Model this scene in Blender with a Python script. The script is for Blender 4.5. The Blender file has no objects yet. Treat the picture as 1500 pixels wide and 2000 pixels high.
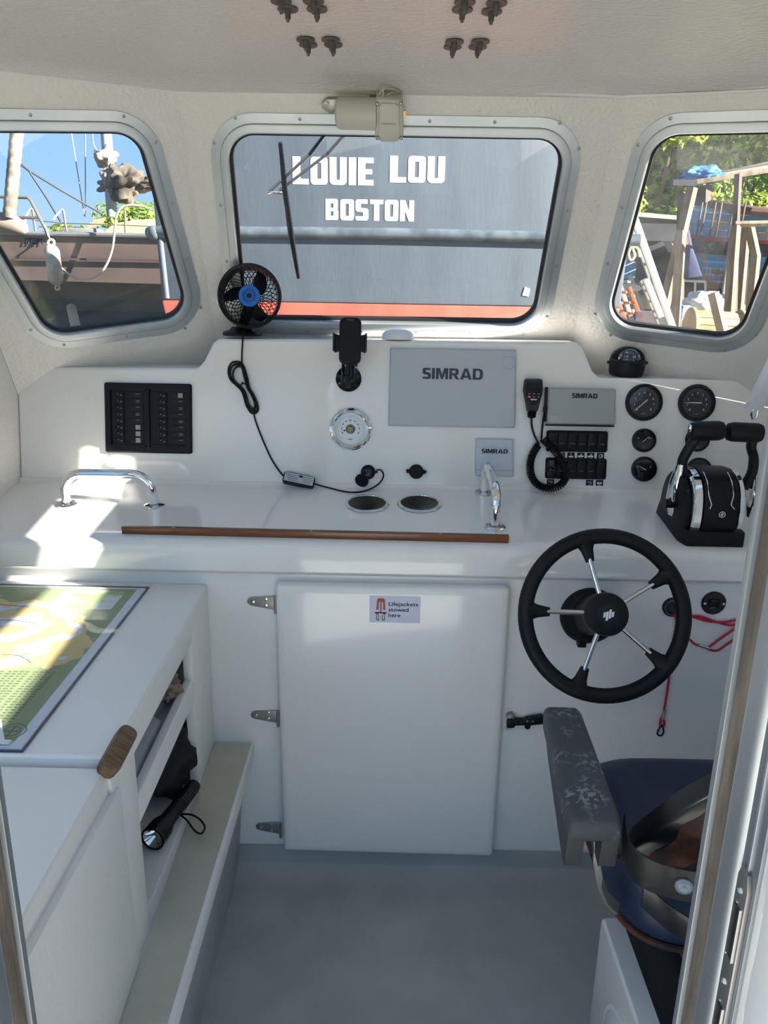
import bpy, bmesh, math, random
from mathutils import Vector as V, Matrix, noise
from mathutils.geometry import tessellate_polygon
from math import sin, cos, pi, radians, tan, atan2, hypot
random.seed(7)
S = bpy.context.scene
COL = S.collection
# ------------------------------------------------------------------ camera
CAMLOC = V((0, 0, 1.38)); PITCH, ROLL, YAW, FPX = radians(16.3), radians(1.0), radians(-0.5), 1500.0
fw = V((sin(YAW)*cos(PITCH), cos(YAW)*cos(PITCH), -sin(PITCH)))
rt = V((cos(YAW), -sin(YAW), 0)); up = rt.cross(fw)
CR = cos(ROLL)*rt + sin(ROLL)*up; CU = -sin(ROLL)*rt + cos(ROLL)*up
cam = bpy.data.cameras.new('camera'); camo = bpy.data.objects.new('camera', cam); COL.objects.link(camo)
cam.sensor_fit = 'VERTICAL'; cam.sensor_height = 36; cam.lens = 36*FPX/2000; cam.clip_start = .02; cam.clip_end = 500
M3 = Matrix((CR, CU, -fw)).transposed(); camo.matrix_world = Matrix.Translation(CAMLOC) @ M3.to_4x4()
S.camera = camo
# ------------------------------------------------------------------ sky, sun, exposure
SUN_AZ, SUN_EL = 108.0, 22.0
w = bpy.data.worlds.new('sky'); S.world = w; w.use_nodes = True
nt = w.node_tree; bg = nt.nodes['Background']
tcw = nt.nodes.new('ShaderNodeTexCoord'); sxw = nt.nodes.new('ShaderNodeSeparateXYZ'); rw = nt.nodes.new('ShaderNodeValToRGB')
nt.links.new(tcw.outputs['Generated'], sxw.inputs[0]); nt.links.new(sxw.outputs['Z'], rw.inputs[0]); nt.links.new(rw.outputs[0], bg.inputs[0])
SKY = [(0, (.52, .72, .90, 1)), (.12, (.33, .58, .90, 1)), (.4, (.22, .45, .80, 1)), (1, (.20, .38, .68, 1))]     # clear summer sky, horizon to zenith
rw.color_ramp.elements[0].position, rw.color_ramp.elements[0].color = SKY[0]; rw.color_ramp.elements[1].position, rw.color_ramp.elements[1].color = SKY[3]
for p_, c_ in SKY[1:3]: e_ = rw.color_ramp.elements.new(p_); e_.color = c_
bg.inputs[1].default_value = .52
sl = bpy.data.lights.new('sun', 'SUN'); sl.energy = 14.0; sl.angle = radians(.35); sl.color = (1, .94, .83)
so = bpy.data.objects.new('sun', sl); COL.objects.link(so)
sd = V((sin(radians(SUN_AZ))*cos(radians(SUN_EL)), cos(radians(SUN_AZ))*cos(radians(SUN_EL)), sin(radians(SUN_EL))))
so.rotation_euler = sd.to_track_quat('Z', 'Y').to_euler(); so.location = (6, -2, 6)
vs = S.view_settings; vs.view_transform = 'Standard'; vs.look = 'None'; vs.gamma = 1; vs.use_curve_mapping = False; vs.exposure = 1.2
# ------------------------------------------------------------------ maths helpers
def ray(px, py): return fw + CR*((px-750)/FPX) - CU*((py-1000)/FPX)
def hit(px, py, p0, n):
    d = ray(px, py); return CAMLOC + d*((V(p0)-CAMLOC).dot(V(n))/d.dot(V(n)))
def aY(px, py, Y): return hit(px, py, (0, Y, 0), (0, 1, 0))
def aX(px, py, X): return hit(px, py, (X, 0, 0), (1, 0, 0))
def aZ(px, py, Z): return hit(px, py, (0, 0, Z), (0, 0, 1))
def frame(o, x, y):
    x = V(x).normalized(); y = V(y); y = (y - x*y.dot(x)).normalized(); z = x.cross(y)
    m = Matrix((x, y, z)).transposed().to_4x4(); m.translation = V(o); return m
LN, SLP = radians(10), radians(8)
FD = frame((0, 2.0, .865), (1, 0, 0), (0, sin(LN), cos(LN)))         # dash face
FS = frame((0, 1.66, .815), (1, 0, 0), (0, cos(SLP), sin(SLP)))      # dash shelf
FB = frame((0, 1.68, 0), (1, 0, 0), (0, 0, 1))                       # lower bulkhead
CD = V((0, -.28, .57)); A25 = radians(25)                            # windscreen rake, side panel angle
FC = frame((0, 2.2, 1.24), (1, 0, 0), CD)
FR = frame((.5, 2.2, 1.24), (cos(A25), -sin(A25), 0), CD)
FL = frame((-.5, 2.2, 1.24), (cos(A25), sin(A25), 0), CD)
def on(F, px, py, lift=0):
    n = F.col[2].to_3d(); p = hit(px, py, F.translation + n*lift, n); return F.inverted() @ p
def T(x, y=0, z=0): return Matrix.Translation((x, y, z))
def RX(a): return Matrix.Rotation(a, 4, 'X')
def RY(a): return Matrix.Rotation(a, 4, 'Y')
def RZ(a): return Matrix.Rotation(a, 4, 'Z')
def put(F, px, py, lift=0):
    p = on(F, px, py); return F @ T(p.x, p.y, lift)
def smoothpath(pts, k=6, closed=False):
    P = [V(p) for p in pts]; n = len(P); out = []
    for i in range(n if closed else n-1):
        g = (lambda j: P[j % n]) if closed else (lambda j: P[max(0, min(n-1, j))])
        a, b, c, d = g(i-1), g(i), g(i+1), g(i+2)
        for s in range(k):
            t = s/k
            out.append(.5*((2*b)+(c-a)*t+(2*a-5*b+4*c-d)*t*t+(3*b-a-3*c+d)*t**3))
    if not closed: out.append(P[-1])
    return out
def offquad(q, d):
    n = len(q); out = []
    ar = sum(q[i][0]*q[(i+1) % n][1]-q[(i+1) % n][0]*q[i][1] for i in range(n)); sg = 1 if ar > 0 else -1
    ln = []
    for i in range(n):
        a, b = V(q[i]).to_2d(), V(q[(i+1) % n]).to_2d(); t = (b-a).normalized(); nn = V((t.y, -t.x))*sg
        ln.append((a+nn*d, t))
    for i in range(n):
        (p, t), (r, u) = ln[i-1], ln[i]; k = t.x*u.y-t.y*u.x
        s = ((r-p).x*u.y-(r-p).y*u.x)/k; out.append(p+t*s)
    return out
def rquad(q, r, n=6):
    out = []; m = len(q)
    for i in range(m):
        P = V(q[i]).to_2d(); u = (V(q[i-1]).to_2d()-P).normalized(); w_ = (V(q[(i+1) % m]).to_2d()-P).normalized()
        th = math.acos(max(-1, min(1, u.dot(w_)))); c = P+(u+w_).normalized()*(r/sin(th/2)); t = r/tan(th/2)
        a = P+u*t-c; b = P+w_*t-c; ang = a.angle_signed(b)
        for k in range(n+1):
            f = -ang*k/n; out.append(c+V((a.x*cos(f)-a.y*sin(f), a.x*sin(f)+a.y*cos(f))))
    return out
def rrect(wd, ht, r, n=5, cx=0, cy=0):
    return rquad([(cx-wd/2, cy-ht/2), (cx+wd/2, cy-ht/2), (cx+wd/2, cy+ht/2), (cx-wd/2, cy+ht/2)], r, n)
def circ(r, n=32, cx=0, cy=0): return [V((cx+r*cos(2*pi*i/n), cy+r*sin(2*pi*i/n))) for i in range(n)]
# ------------------------------------------------------------------ mesh builder
class MB:
    def __init__(s): s.v = []; s.f = []
    def add(s, vs, fs, M=None):
        o = len(s.v); s.v += [(M @ V(p)) if M else V(p) for p in vs]; s.f += [tuple(i+o for i in f) for f in fs]; return s
    def box(s, c, d, M=None):
        x, y, z = c; a, b, e = d[0]/2, d[1]/2, d[2]/2
        vs = [(x+i*a, y+j*b, z+k*e) for i in (-1, 1) for j in (-1, 1) for k in (-1, 1)]
        return s.add(vs, [(0, 1, 3, 2), (4, 6, 7, 5), (0, 4, 5, 1), (2, 3, 7, 6), (0, 2, 6, 4), (1, 5, 7, 3)], M)
    def hexa(s, p, M=None): return s.add(p, [(0, 1, 2, 3), (4, 7, 6, 5), (0, 4, 5, 1), (1, 5, 6, 2), (2, 6, 7, 3), (3, 7, 4, 0)], M)
    def loft(s, rings, M=None, caps=True, closed=True):
        n = len(rings[0]); vs = [p for r in rings for p in r]; fs = []
        for i in range(len(rings)-1):
            for j in range(n if closed else n-1):
                k = (j+1) % n; fs.append((i*n+j, i*n+k, (i+1)*n+k, (i+1)*n+j))
        if caps and closed:
            fs.append(tuple(range(n-1, -1, -1))); fs.append(tuple((len(rings)-1)*n+j for j in range(n)))
        return s.add(vs, fs, M)
    def prism(s, poly, z0, z1, M=None, inset=0):
        p = [V(a).to_2d() for a in poly]
        r = [[(a.x, a.y, z0) for a in p], [(a.x, a.y, z1) for a in p]]
        if inset:
            c = sum(p, V((0, 0)))/len(p); q = [a-(a-c).normalized()*inset for a in p]
            r = [[(a.x, a.y, z0) for a in p], [(a.x, a.y, z1-inset) for a in p], [(a.x, a.y, z1) for a in q]]
        return s.loft(r, M)
    def ring(s, o, i, z0, z1, M=None):
        n = len(o); o = [V(a).to_2d() for a in o]; i = [V(a).to_2d() for a in i]
        vs = [(a.x, a.y, z) for z in (z0, z1) for L in (o, i) for a in L]; fs = []
        for j in range(n):
            k = (j+1) % n
            fs += [(j, k, 2*n+k, 2*n+j), (n+j, 3*n+j, 3*n+k, n+k), (2*n+j, 2*n+k, 3*n+k, 3*n+j), (j, n+j, n+k, k)]
        return s.add(vs, fs, M)
    def rings(s, prof, q, r, n=6, M=None):           # sweep (offset,height) profile round a rounded quad
        return s.loft([[(p.x, p.y, h) for p in rquad(offquad(q, d), max(.002, r+d), n)] for d, h in prof], M, caps=False)
    def cyl(s, a, b, r0, r1=None, n=16, M=None): return s.tube([a, b], [r0, r0 if r1 is None else r1], n, M)
    def tube(s, pts, r, n=10, M=None, closed=False, sx=1.0, ref=None):
        P = [V(p) for p in pts]; m = len(P); R = r if isinstance(r, (list, tuple)) else [r]*m; rings = []; prev = None
        for i in range(m):
            if closed: t = (P[(i+1) % m]-P[i-1])
            else: t = P[min(m-1, i+1)]-P[max(0, i-1)]
            t = t.normalized() if t.length > 1e-9 else V((0, 0, 1))
            if prev is None:
                g = V(ref) if ref else (V((0, 0, 1)) if abs(t.z) < .9 else V((1, 0, 0))); u = (g-t*g.dot(t)).normalized()
            else: u = (prev-t*prev.dot(t)).normalized()
            prev = u; v = t.cross(u)
            rings.append([P[i]+(u*cos(2*pi*k/n)+v*sin(2*pi*k/n)*sx)*R[i] for k in range(n)])
        if closed: rings.append(rings[0])
        return s.loft(rings, M, caps=not closed)
    def lathe(s, prof, n=24, M=None):                 # (r,z) about local z
        return s.loft([[(max(r, 1e-4)*cos(2*pi*k/n), max(r, 1e-4)*sin(2*pi*k/n), z) for k in range(n)] for r, z in prof], M, caps=False)
    def sphere(s, c, r, n=16, M=None, sc=(1, 1, 1), z0=-1.0):
        c = V(c); pr = []
        a0 = math.asin(z0)
        for i in range(n//2+1):
            a = a0+(pi/2-a0)*i/(n//2); pr.append((cos(a)*r, sin(a)*r))
        MM = T(*c) @ Matrix.Diagonal((*sc, 1)); return s.lathe(pr, n, (M @ MM) if M else MM)
    def build(s, name, mat, parent=None, M=None, bevel=0, seg=2, smooth=35, kind=None):
        me = bpy.data.meshes.new(name); me.from_pydata([tuple(p) for p in s.v], [], s.f)
        bm = bmesh.new(); bm.from_mesh(me); bmesh.ops.remove_doubles(bm, verts=bm.verts, dist=1e-6)
        bmesh.ops.recalc_face_normals(bm, faces=bm.faces)
        if bevel:
            ed = [e for e in bm.edges if len(e.link_faces) == 2 and e.calc_face_angle() > radians(28)]
            bmesh.ops.bevel(bm, geom=ed, offset=bevel, segments=seg, profile=.6, affect='EDGES', clamp_overlap=True)
        bm.to_mesh(me); bm.free()
        if smooth:
            me.polygons.foreach_set('use_smooth', [True]*len(me.polygons)); me.set_sharp_from_angle(angle=radians(smooth))
        return obj(name, me, mat, parent, M, kind)
def obj(name, me, mat, parent=None, M=None, kind=None):
    if mat and not me.materials: me.materials.append(mat)
    o = bpy.data.objects.new(name, me); COL.objects.link(o)
    if parent: o.parent = parent
    if M is not None: o.matrix_local = M
    if kind: o['kind'] = kind
    return o
def tag(o, label, cat, group=None):
    o['label'] = label; o['category'] = cat
    if group: o['group'] = group
    return o
def thing(name, label, cat, M=None, group=None):
    o = bpy.data.objects.new(name, None); COL.objects.link(o); o.empty_display_size = .05
    if M is not None: o.matrix_world = M
    return tag(o, label, cat, group)
def copytree(o, parent=None, M=None):
    c = o.copy(); COL.objects.link(c); c.parent = parent
    if M is not None: c.matrix_local = M
    for ch in list(o.children): copytree(ch, c)
    return c
def struct(o): o['kind'] = 'structure'; return o
_fc = {}
def text(name, s, h, mat, parent, M=None, wd=None, ext=.0006, off=0.0, cap=True):
    cu = bpy.data.curves.new(name, 'FONT'); cu.body = s; cu.size = 1; cu.extrude = .01; cu.align_x = 'CENTER'; cu.resolution_u = 3
    o = bpy.data.objects.new('tmp', cu); me = bpy.data.meshes.new_from_object(o); bpy.data.objects.remove(o); bpy.data.curves.remove(cu)
    bold = off*1.5
    xs = [v.co.x for v in me.vertices]; ys = [v.co.y for v in me.vertices]
    H = max(ys)-min(ys); cx = (max(xs)+min(xs))/2; cy = (max(ys)+min(ys))/2; k = h/H; kx = k if wd is None else wd/(max(xs)-min(xs))
    for v in me.vertices: v.co = ((v.co.x-cx)*kx, (v.co.y-cy)*k, (v.co.z)*ext/.01)
    if bold:
        b_ = MB(); F_ = [tuple(p.vertices) for p in me.polygons]
        for dx, dy in ((-1, 0), (1, 0), (0, .7), (0, -.7), (.7, .5), (-.7, .5), (.7, -.5), (-.7, -.5)): b_.add([v.co+V((dx*bold*kx, dy*bold*k*.7, 0)) for v in me.vertices], F_)
        me = bpy.data.meshes.new(name); me.from_pydata([tuple(p) for p in b_.v], [], b_.f)
    me.name = name; return obj(name, me, mat, parent, M)
# ------------------------------------------------------------------ materials
def srgb(r, g, b):
    f = lambda c: (c/255/12.92) if c/255 <= .04045 else ((c/255+.055)/1.055)**2.4
    return (f(r), f(g), f(b), 1)
def mat(name, col, rough=.5, metal=0, coat=0, bump=0, bscale=60, var=None, vscale=8, spec=.5, alpha=1, vdet=4, vlo=.42, vhi=.62, stretch=None):
    m = bpy.data.materials.new(name); m.use_nodes = True; nt = m.node_tree; b = nt.nodes['Principled BSDF']
    b.inputs['Base Color'].default_value = col; b.inputs['Roughness'].default_value = rough; b.inputs['Metallic'].default_value = metal
    b.inputs['Coat Weight'].default_value = coat; b.inputs['Coat Roughness'].default_value = .06; b.inputs['Specular IOR Level'].default_value = spec
    b.inputs['Alpha'].default_value = alpha
    if bump or var:
        tc = nt.nodes.new('ShaderNodeTexCoord'); src = tc.outputs['Object']
        if stretch:
            mp = nt.nodes.new('ShaderNodeMapping'); mp.inputs['Scale'].default_value = stretch; nt.links.new(src, mp.inputs[0]); src = mp.outputs[0]
    if bump:
        n = nt.nodes.new('ShaderNodeTexNoise'); n.inputs['Scale'].default_value = bscale; n.inputs['Detail'].default_value = 3
        bp = nt.nodes.new('ShaderNodeBump'); bp.inputs['Strength'].default_value = bump; bp.inputs['Distance'].default_value = .01
        nt.links.new(src, n.inputs['Vector']); nt.links.new(n.outputs['Fac'], bp.inputs['Height']); nt.links.new(bp.outputs[0], b.inputs['Normal'])
    if var:
        n = nt.nodes.new('ShaderNodeTexNoise'); n.inputs['Scale'].default_value = vscale; n.inputs['Detail'].default_value = vdet
        r = nt.nodes.new('ShaderNodeValToRGB'); r.color_ramp.elements[0].color = col; r.color_ramp.elements[1].color = var
        r.color_ramp.elements[0].position = vlo; r.color_ramp.elements[1].position = vhi
        nt.links.new(src, n.inputs['Vector']); nt.links.new(n.outputs['Fac'], r.inputs[0]); nt.links.new(r.outputs[0], b.inputs['Base Color'])
    return m
gel = mat('white_gelcoat', (.87, .85, .815, 1), .12, coat=.5)
gelw = mat('white_gelcoat_bulkhead', (.86, .845, .815, 1), .3, coat=.15, bump=.04, bscale=30)
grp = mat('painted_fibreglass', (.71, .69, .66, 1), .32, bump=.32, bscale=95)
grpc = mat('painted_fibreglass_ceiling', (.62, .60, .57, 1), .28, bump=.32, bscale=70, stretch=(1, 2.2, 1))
lockw = mat('locker_white_paint', (.85, .835, .805, 1), .38, bump=.06, bscale=120)
floorm = mat('grey_deck_paint', srgb(165, 166, 163), .5, bump=.12, bscale=220, var=srgb(178, 178, 174), vscale=5)
stepm = mat('grey_green_nonskid', srgb(196, 194, 178), .6, bump=.1, bscale=400, var=srgb(186, 184, 168), vscale=9)
alu = mat('brushed_aluminium', srgb(178, 184, 188), .42, metal=.85, var=srgb(196, 200, 203), vscale=4)
alud = mat('anodised_aluminium', srgb(150, 156, 160), .45, metal=.8)
chrome = mat('chrome', (.86, .87, .88, 1), .05, metal=1)
steel = mat('polished_stainless', (.72, .72, .71, 1), .14, metal=1)
steeld = mat('dull_stainless', (.36, .35, .33, 1), .38, metal=.9)
blk = mat('black_plastic', (.0035, .004, .0055, 1), .42, spec=.3)
blkg = mat('gloss_black_plastic', (.003, .0035, .005, 1), .14, coat=.3, spec=.3)
rub = mat('black_rubber', (.004, .0045, .006, 1), .52, bump=.05, bscale=300, spec=.3)
gask = mat('black_gasket', (.006, .006, .006, 1), .6)
dgrey = mat('dark_grey_plastic', (.010, .011, .013, 1), .5, spec=.3)
white = mat('white_print', (.85, .85, .85, 1), .5)
whitep = mat('white_plastic', (.78, .79, .82, 1), .25, coat=.3)
simg = mat('light_grey_cover', srgb(182, 188, 196), .45, bump=.03, bscale=300)
vhfg = mat('radio_cover_grey', srgb(160, 165, 165), .42)
inkd = mat('dark_grey_print', srgb(58, 62, 68), .5)
inkn = mat('navy_black_print', srgb(22, 24, 42), .5)
teak = mat('varnished_teak', srgb(126, 72, 36), .35, coat=.3, var=srgb(96, 52, 24), vscale=14, stretch=(1, 14, 14), vlo=.35, vhi=.7)
teakr = mat('weathered_teak', srgb(122, 96, 68), .55, var=srgb(92, 68, 46), vscale=20, stretch=(9, 1, 9))
red = mat('red_cord', srgb(196, 30, 52), .6)
brass = mat('brass', srgb(178, 142, 76), .3, metal=.9)
dial = mat('silvered_dial', srgb(228, 232, 234), .4)
dialb = mat('black_dial', (.005, .0055, .007, 1), .4, spec=.3)
blue = mat('blue_plastic', srgb(22, 104, 196), .4)
navy = mat('navy_vinyl', srgb(26, 40, 70), .42, bump=.05, bscale=300)
bshell = mat('black_seat_shell', srgb(26, 24, 24), .32, coat=.2, var=srgb(20, 19, 20), vscale=3)
rust = mat('rusty_steel', srgb(94, 50, 30), .7, var=srgb(34, 26, 24), vscale=22, bump=.2, bscale=120)
armm = mat('worn_grey_armrest', srgb(66, 70, 74), .55, var=srgb(128, 133, 137), vscale=95, vdet=6, vlo=.50, vhi=.58, bump=.08, bscale=300)
def _patch(m):                                       # keep the scuffs to a few worn patches
    nt = m.node_tree; b = nt.nodes['Principled BSDF']; r = [n for n in nt.nodes if n.type == 'VALTORGB'][0]; tc = [n for n in nt.nodes if n.type == 'TEX_COORD'][0]
    n = nt.nodes.new('ShaderNodeTexNoise'); n.inputs['Scale'].default_value = 13; n.inputs['Detail'].default_value = 3; nt.links.new(tc.outputs['Object'], n.inputs['Vector'])
    a = nt.nodes.new('ShaderNodeMapRange'); a.inputs[1].default_value = .47; a.inputs[2].default_value = .60; nt.links.new(n.outputs['Fac'], a.inputs[0])
    x = nt.nodes.new('ShaderNodeMix'); x.data_type = 'RGBA'; x.inputs[6].default_value = r.color_ramp.elements[0].color; nt.links.new(a.outputs[0], x.inputs[0]); nt.links.new(r.outputs[0], x.inputs[7]); nt.links.new(x.outputs[2], b.inputs['Base Color'])
_patch(armm)
amber = mat('copper_part', srgb(150, 84, 40), .4, metal=.6)
beige = mat('wiper_motor_paint', srgb(190, 189, 178), .4)
seal = mat('dirty_brush_seal', srgb(98, 88, 78), .9, var=srgb(126, 114, 102), vscale=40, bump=.3, bscale=200, stretch=(1, 1, .2))
pink = mat('magenta_plastic', srgb(170, 30, 100), .4)
pale = mat('pale_legend_tile', srgb(150, 152, 146), .5)
orange = mat('orange_print', srgb(204, 72, 44), .5)
paper = mat('paper', srgb(190, 190, 186), .6)
slate = mat('switch_print', srgb(120, 124, 130), .5)
def glassmat(name, haze, gloss=.06, tint=(1, 1, 1, 1)):
    m = bpy.data.materials.new(name); m.use_nodes = True; n = m.node_tree; n.nodes.clear()
    o = n.nodes.new('ShaderNodeOutputMaterial'); t = n.nodes.new('ShaderNodeBsdfTransparent'); t.inputs[0].default_value = tint
    g = n.nodes.new('ShaderNodeBsdfGlossy'); g.inputs['Roughness'].default_value = .02
    d = n.nodes.new('ShaderNodeBsdfTranslucent'); d.inputs[0].default_value = (.9, .92, .95, 1)
    tx = n.nodes.new('ShaderNodeTexNoise'); tx.inputs['Scale'].default_value = 9; tx.inputs['Detail'].default_value = 6
    mp = n.nodes.new('ShaderNodeMapRange'); mp.inputs[1].default_value = .35; mp.inputs[2].default_value = .75; mp.inputs[3].default_value = haze*.5; mp.inputs[4].default_value = haze*1.5
    m1 = n.nodes.new('ShaderNodeMixShader'); m2 = n.nodes.new('ShaderNodeMixShader'); m2.inputs[0].default_value = gloss
    n.links.new(tx.outputs['Fac'], mp.inputs[0]); n.links.new(mp.outputs[0], m1.inputs[0])
    n.links.new(t.outputs[0], m1.inputs[1]); n.links.new(d.outputs[0], m1.inputs[2]); n.links.new(m1.outputs[0], m2.inputs[1]); n.links.new(g.outputs[0], m2.inputs[2])
    n.links.new(m2.outputs[0], o.inputs[0]); return m
glass = glassmat('dusty_window_glass', .020, .022)
clear = glassmat('clear_cover', .0, .05)
plast = glassmat('clear_plastic_sleeve', .10, .08, (.97, .98, 1, 1))
# ================================================================== STRUCTURE
ZF, ZC = -.10, 1.815
# floor with painted upstand
b = MB(); prof = [(.40, ZF), (1.60, ZF), (1.655, ZF+.012), (1.672, ZF+.03), (1.676, -.022)]
b.loft([[(x, y, z) for y, z in prof] for x in (-1.0, 1.0)], closed=False)
b.loft([[(x, y, z-.03) for y, z in prof] for x in (-1.0, 1.0)], closed=False)
struct(b.build('floor', floorm))
struct(MB().box((0, 1.71, .32), (2.0, .06, .86)).build('wall_bulkhead', gelw))
struct(MB().box((0, -1.0, ZF-.18), (3.2, 2.8, .1)).build('floor_cockpit', lockw))  # unseen cockpit deck, added to bounce sun into the cabin
def hole_panel(name, F, outer, q, m, th=.045, r=.075, ho=.018):
    hole = rquad(offquad(q, ho), r, 6); n = len(hole); O = []
    for c in outer: O += [V(c).to_2d()]*7
    b = MB(); b.loft([[(p.x, p.y, 0) for p in O], [(p.x, p.y, 0) for p in hole], [(p.x, p.y, -th) for p in hole], [(p.x, p.y, -th) for p in O]], F, caps=False)
    return struct(b.build(name, m, smooth=20))
PANE = {'C': (FC, [(480, 621), (1040, 629), (1103, 272), (447, 262)]), 'L': (FL, [(97, 651), (368, 615), (267, 260), (-135, 257)]), 'R': (FR, [(1186, 628), (1441, 660), (1594, 258), (1284, 265)])}
Q = {k: [on(F, *p).to_2d() for p in q] for k, (F, q) in PANE.items()}
def pan_out(F, sx):
    b0, t0 = V((.5*sx, 2.2, 1.24)), V((.5*sx, 1.92, 1.81)); h = V((sx*cos(A25), -sin(A25), 0))*(.5/cos(A25)); I = F.inverted()
    cb, ct = b0+(t0-b0)*-.78, b0+(t0-b0)*1.03
    pts = [cb, cb+h, ct+h, ct] if sx > 0 else [cb+h, cb, ct, ct+h]
    return [(I @ p).to_2d() for p in pts]
hole_panel('wall_front', FC, [(-.5, -.5), (.5, -.5), (.5, .655), (-.5, .655)], Q['C'], grp)
hole_panel('wall_front_left', FL, pan_out(FL, -1), Q['L'], grp)
hole_panel('wall_front_right', FR, pan_out(FR, 1), Q['R'], grp)
# side walls, aft wall with the doorway; unseen window openings added for fill light
def side(name, sx, out, q, r=.075, ho=.018):
    F = frame((sx, 0, 0), (0, -sx, 0), (0, 0, 1)); tr = lambda y, z: V((-sx*y, z))
    out = [tr(*p) for p in out]; qq = [tr(*p) for p in q]
    if sx > 0: out = out[::-1]; qq = qq[::-1]
    hole_panel(name, F, out, qq, grp, r=r, ho=ho); return F, qq
ZT = ZC+.02
FWL, ql = side('wall_left', -1, [(.45, ZF), (2.62, ZF), (1.675, ZT), (.45, ZT)], [(.62, .86), (1.52, .98), (1.42, 1.72), (.62, 1.72)])
FWR = frame((1, 0, 0), (0, -1, 0), (0, 0, 1))
HR = [(.50, 1.392), (1.088, 1.410), (1.106, 1.47), (1.118, 1.54), (1.34, 1.57), (1.452, 1.600), (1.459, 1.648), (1.420, 1.738), (1.403, 1.652), (1.072, 1.598), (1.066, 1.515), (1.050, 1.466), (.50, 1.462)]   # unseen stepped opening, shaped so sun patches land on dash and chart
OR_ = [(-.45, ZF), (2.62, ZF), (1.675, ZT), (-.45, ZT)]  # aft end unseen, lengthened to keep sun out of the doorway
b = MB(); tri = tessellate_polygon([[V((y, z, 0)) for y, z in OR_], [V((y, z, 0)) for y, z in HR]]); vv = OR_+HR
for x in (1.0, 1.008): b.add([(x, y, z) for y, z in vv], tri)
for lp in (OR_, HR): b.loft([[(x, y, z) for y, z in lp] for x in (1.0, 1.008)], caps=False)
struct(b.build('wall_right', grp, smooth=0))
for nm, sx, x0, x1 in (('wall_aft_left', -1, -1.0, -.39), ('wall_aft_right', 1, .35, 1.0)):
    hole_panel(nm, frame((0, .525, 0), (-1, 0, 0), (0, 0, 1)), [(-x1, ZF), (-x0, ZF), (-x0, ZT), (-x1, ZT)], [(-x1+.08, .20), (-x0-.08, .20), (-x0-.08, 1.70), (-x1+.08, 1.70)], lockw)
struct(MB().box((-.02, .50, 1.805), (.74, .05, .06)).build('trim_1', lockw))
# ceiling with a coved front edge
fl = [(-1.02, 1.92-.52*tan(A25)), (-.5, 1.92), (.5, 1.92), (1.02, 1.92-.52*tan(A25))]
def cove(dy, z): return [(x, y+dy, z) for x, y in fl]
P0, PC_, P1 = V((.0235+.022, ZC-.048)), V((0, ZC)), V((-.07, ZC))
rings = [cove(.05, ZC-.054)]+[cove(*(P0*(1-t)**2+PC_*2*t*(1-t)+P1*t*t)) for t in [i/8 for i in range(9)]]
rings += [[(x, .44, ZC) for x, y in fl], [(x, .44, ZC+.05) for x, y in fl], cove(.05, ZC+.05)]
# subdivide along x so that the cove reads soft
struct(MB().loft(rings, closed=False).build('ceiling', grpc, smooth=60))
# windows
def window(name, F, q, label):
    root = struct(thing(name, label, 'window', F)); del root['category']
    MB().rings([(.047, 0), (.047, .0035), (.026, .005), (.025, .011), (.022, .012), (.007, .012), (.004, .009), (.004, -.02)], q, .062, 8).build('frame', alu, root, smooth=25)
    MB().rings([(.0245, .0052), (.0245, .0118)], q, .062, 8).build('groove', alud, root)
    MB().rings([(.0045, -.016), (.0045, -.002), (-.003, -.004), (-.003, -.016)], q, .06, 8).build('gasket', gask, root)
    p = rquad(offquad(q, .004), .06, 8)
    MB().prism(p, -.014, -.009).build('pane', glass, root, smooth=0)
    sm = MB().lathe([(.0001, 0), (.0042, 0), (.0038, .0012), (.0015, .0016), (.0001, .0008)], 10).build('screw', steeld, root)
    o = offquad(q, .036); first = True
    for i in range(4):
        a, c = o[i], o[(i+1) % 4]; L = (c-a).length; n = max(2, round((L-.10)/.125))
        for k in range(n):
            pt = a+(c-a).normalized()*(.055+(L-.11)*k/(n-1)); s_ = sm if first else obj('screw', sm.data, None, root); first = False
            s_.matrix_local = T(pt.x, pt.y, .0042)
    return root
window('window_1', FC, Q['C'], 'aluminium framed centre windscreen pane behind the dash')
window('window_2', FL, Q['L'], 'aluminium framed windscreen pane with blue sky and a sailing yacht outside')
window('window_3', FR, Q['R'], 'aluminium framed windscreen pane looking on to trees and ladders')
FAF = frame((0, .525, 0), (-1, 0, 0), (0, 0, 1))
for nm, F, q, rw_ in (('window_4', FWL, ql, .06), ('window_7', FAF, [(.47, .20), (.92, .20), (.92, 1.70), (.47, 1.70)], .06), ('window_8', FAF, [(-.92, .20), (-.43, .20), (-.43, 1.70), (-.92, 1.70)], .06)):
    r = struct(thing(nm, {'window_4': 'aluminium framed left side window', 'window_7': 'unseen aft window left of the doorway, added for light', 'window_8': 'unseen aft window right of the doorway, added for light'}[nm], 'window', F)); del r['category']
    fo_ = .045 if rw_ > .05 else .012
    MB().rings([(fo_, 0), (fo_, .004), (.006, .006), (.004, -.02)], q, rw_, 6).build('frame', alu, r)
    MB().prism(rquad(offquad(q, .004), rw_, 6), -.014, -.009).build('pane', glass, r, smooth=0)
r = struct(thing('sun_opening', 'unseen stepped opening in the right wall, shaped to place the sun patches', 'window', T(1.0, 0, 0))); del r['category']
MB().loft([[(x, y, z) for y, z in HR] for x in (.003, .006)]).build('pane', glass, r, smooth=0)
MB().loft([[(x, y, z) for y, z in ((1.427, 1.674), (1.433, 1.666), (1.441, 1.700), (1.447, 1.688), (1.437, 1.659), (1.445, 1.6465), (1.441, 1.620), (1.422, 1.647))] for x in (-.004, .002)]).build('notch_caster', blk, r, smooth=0)  # added outline that casts the notch in the dash sun patch
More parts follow.
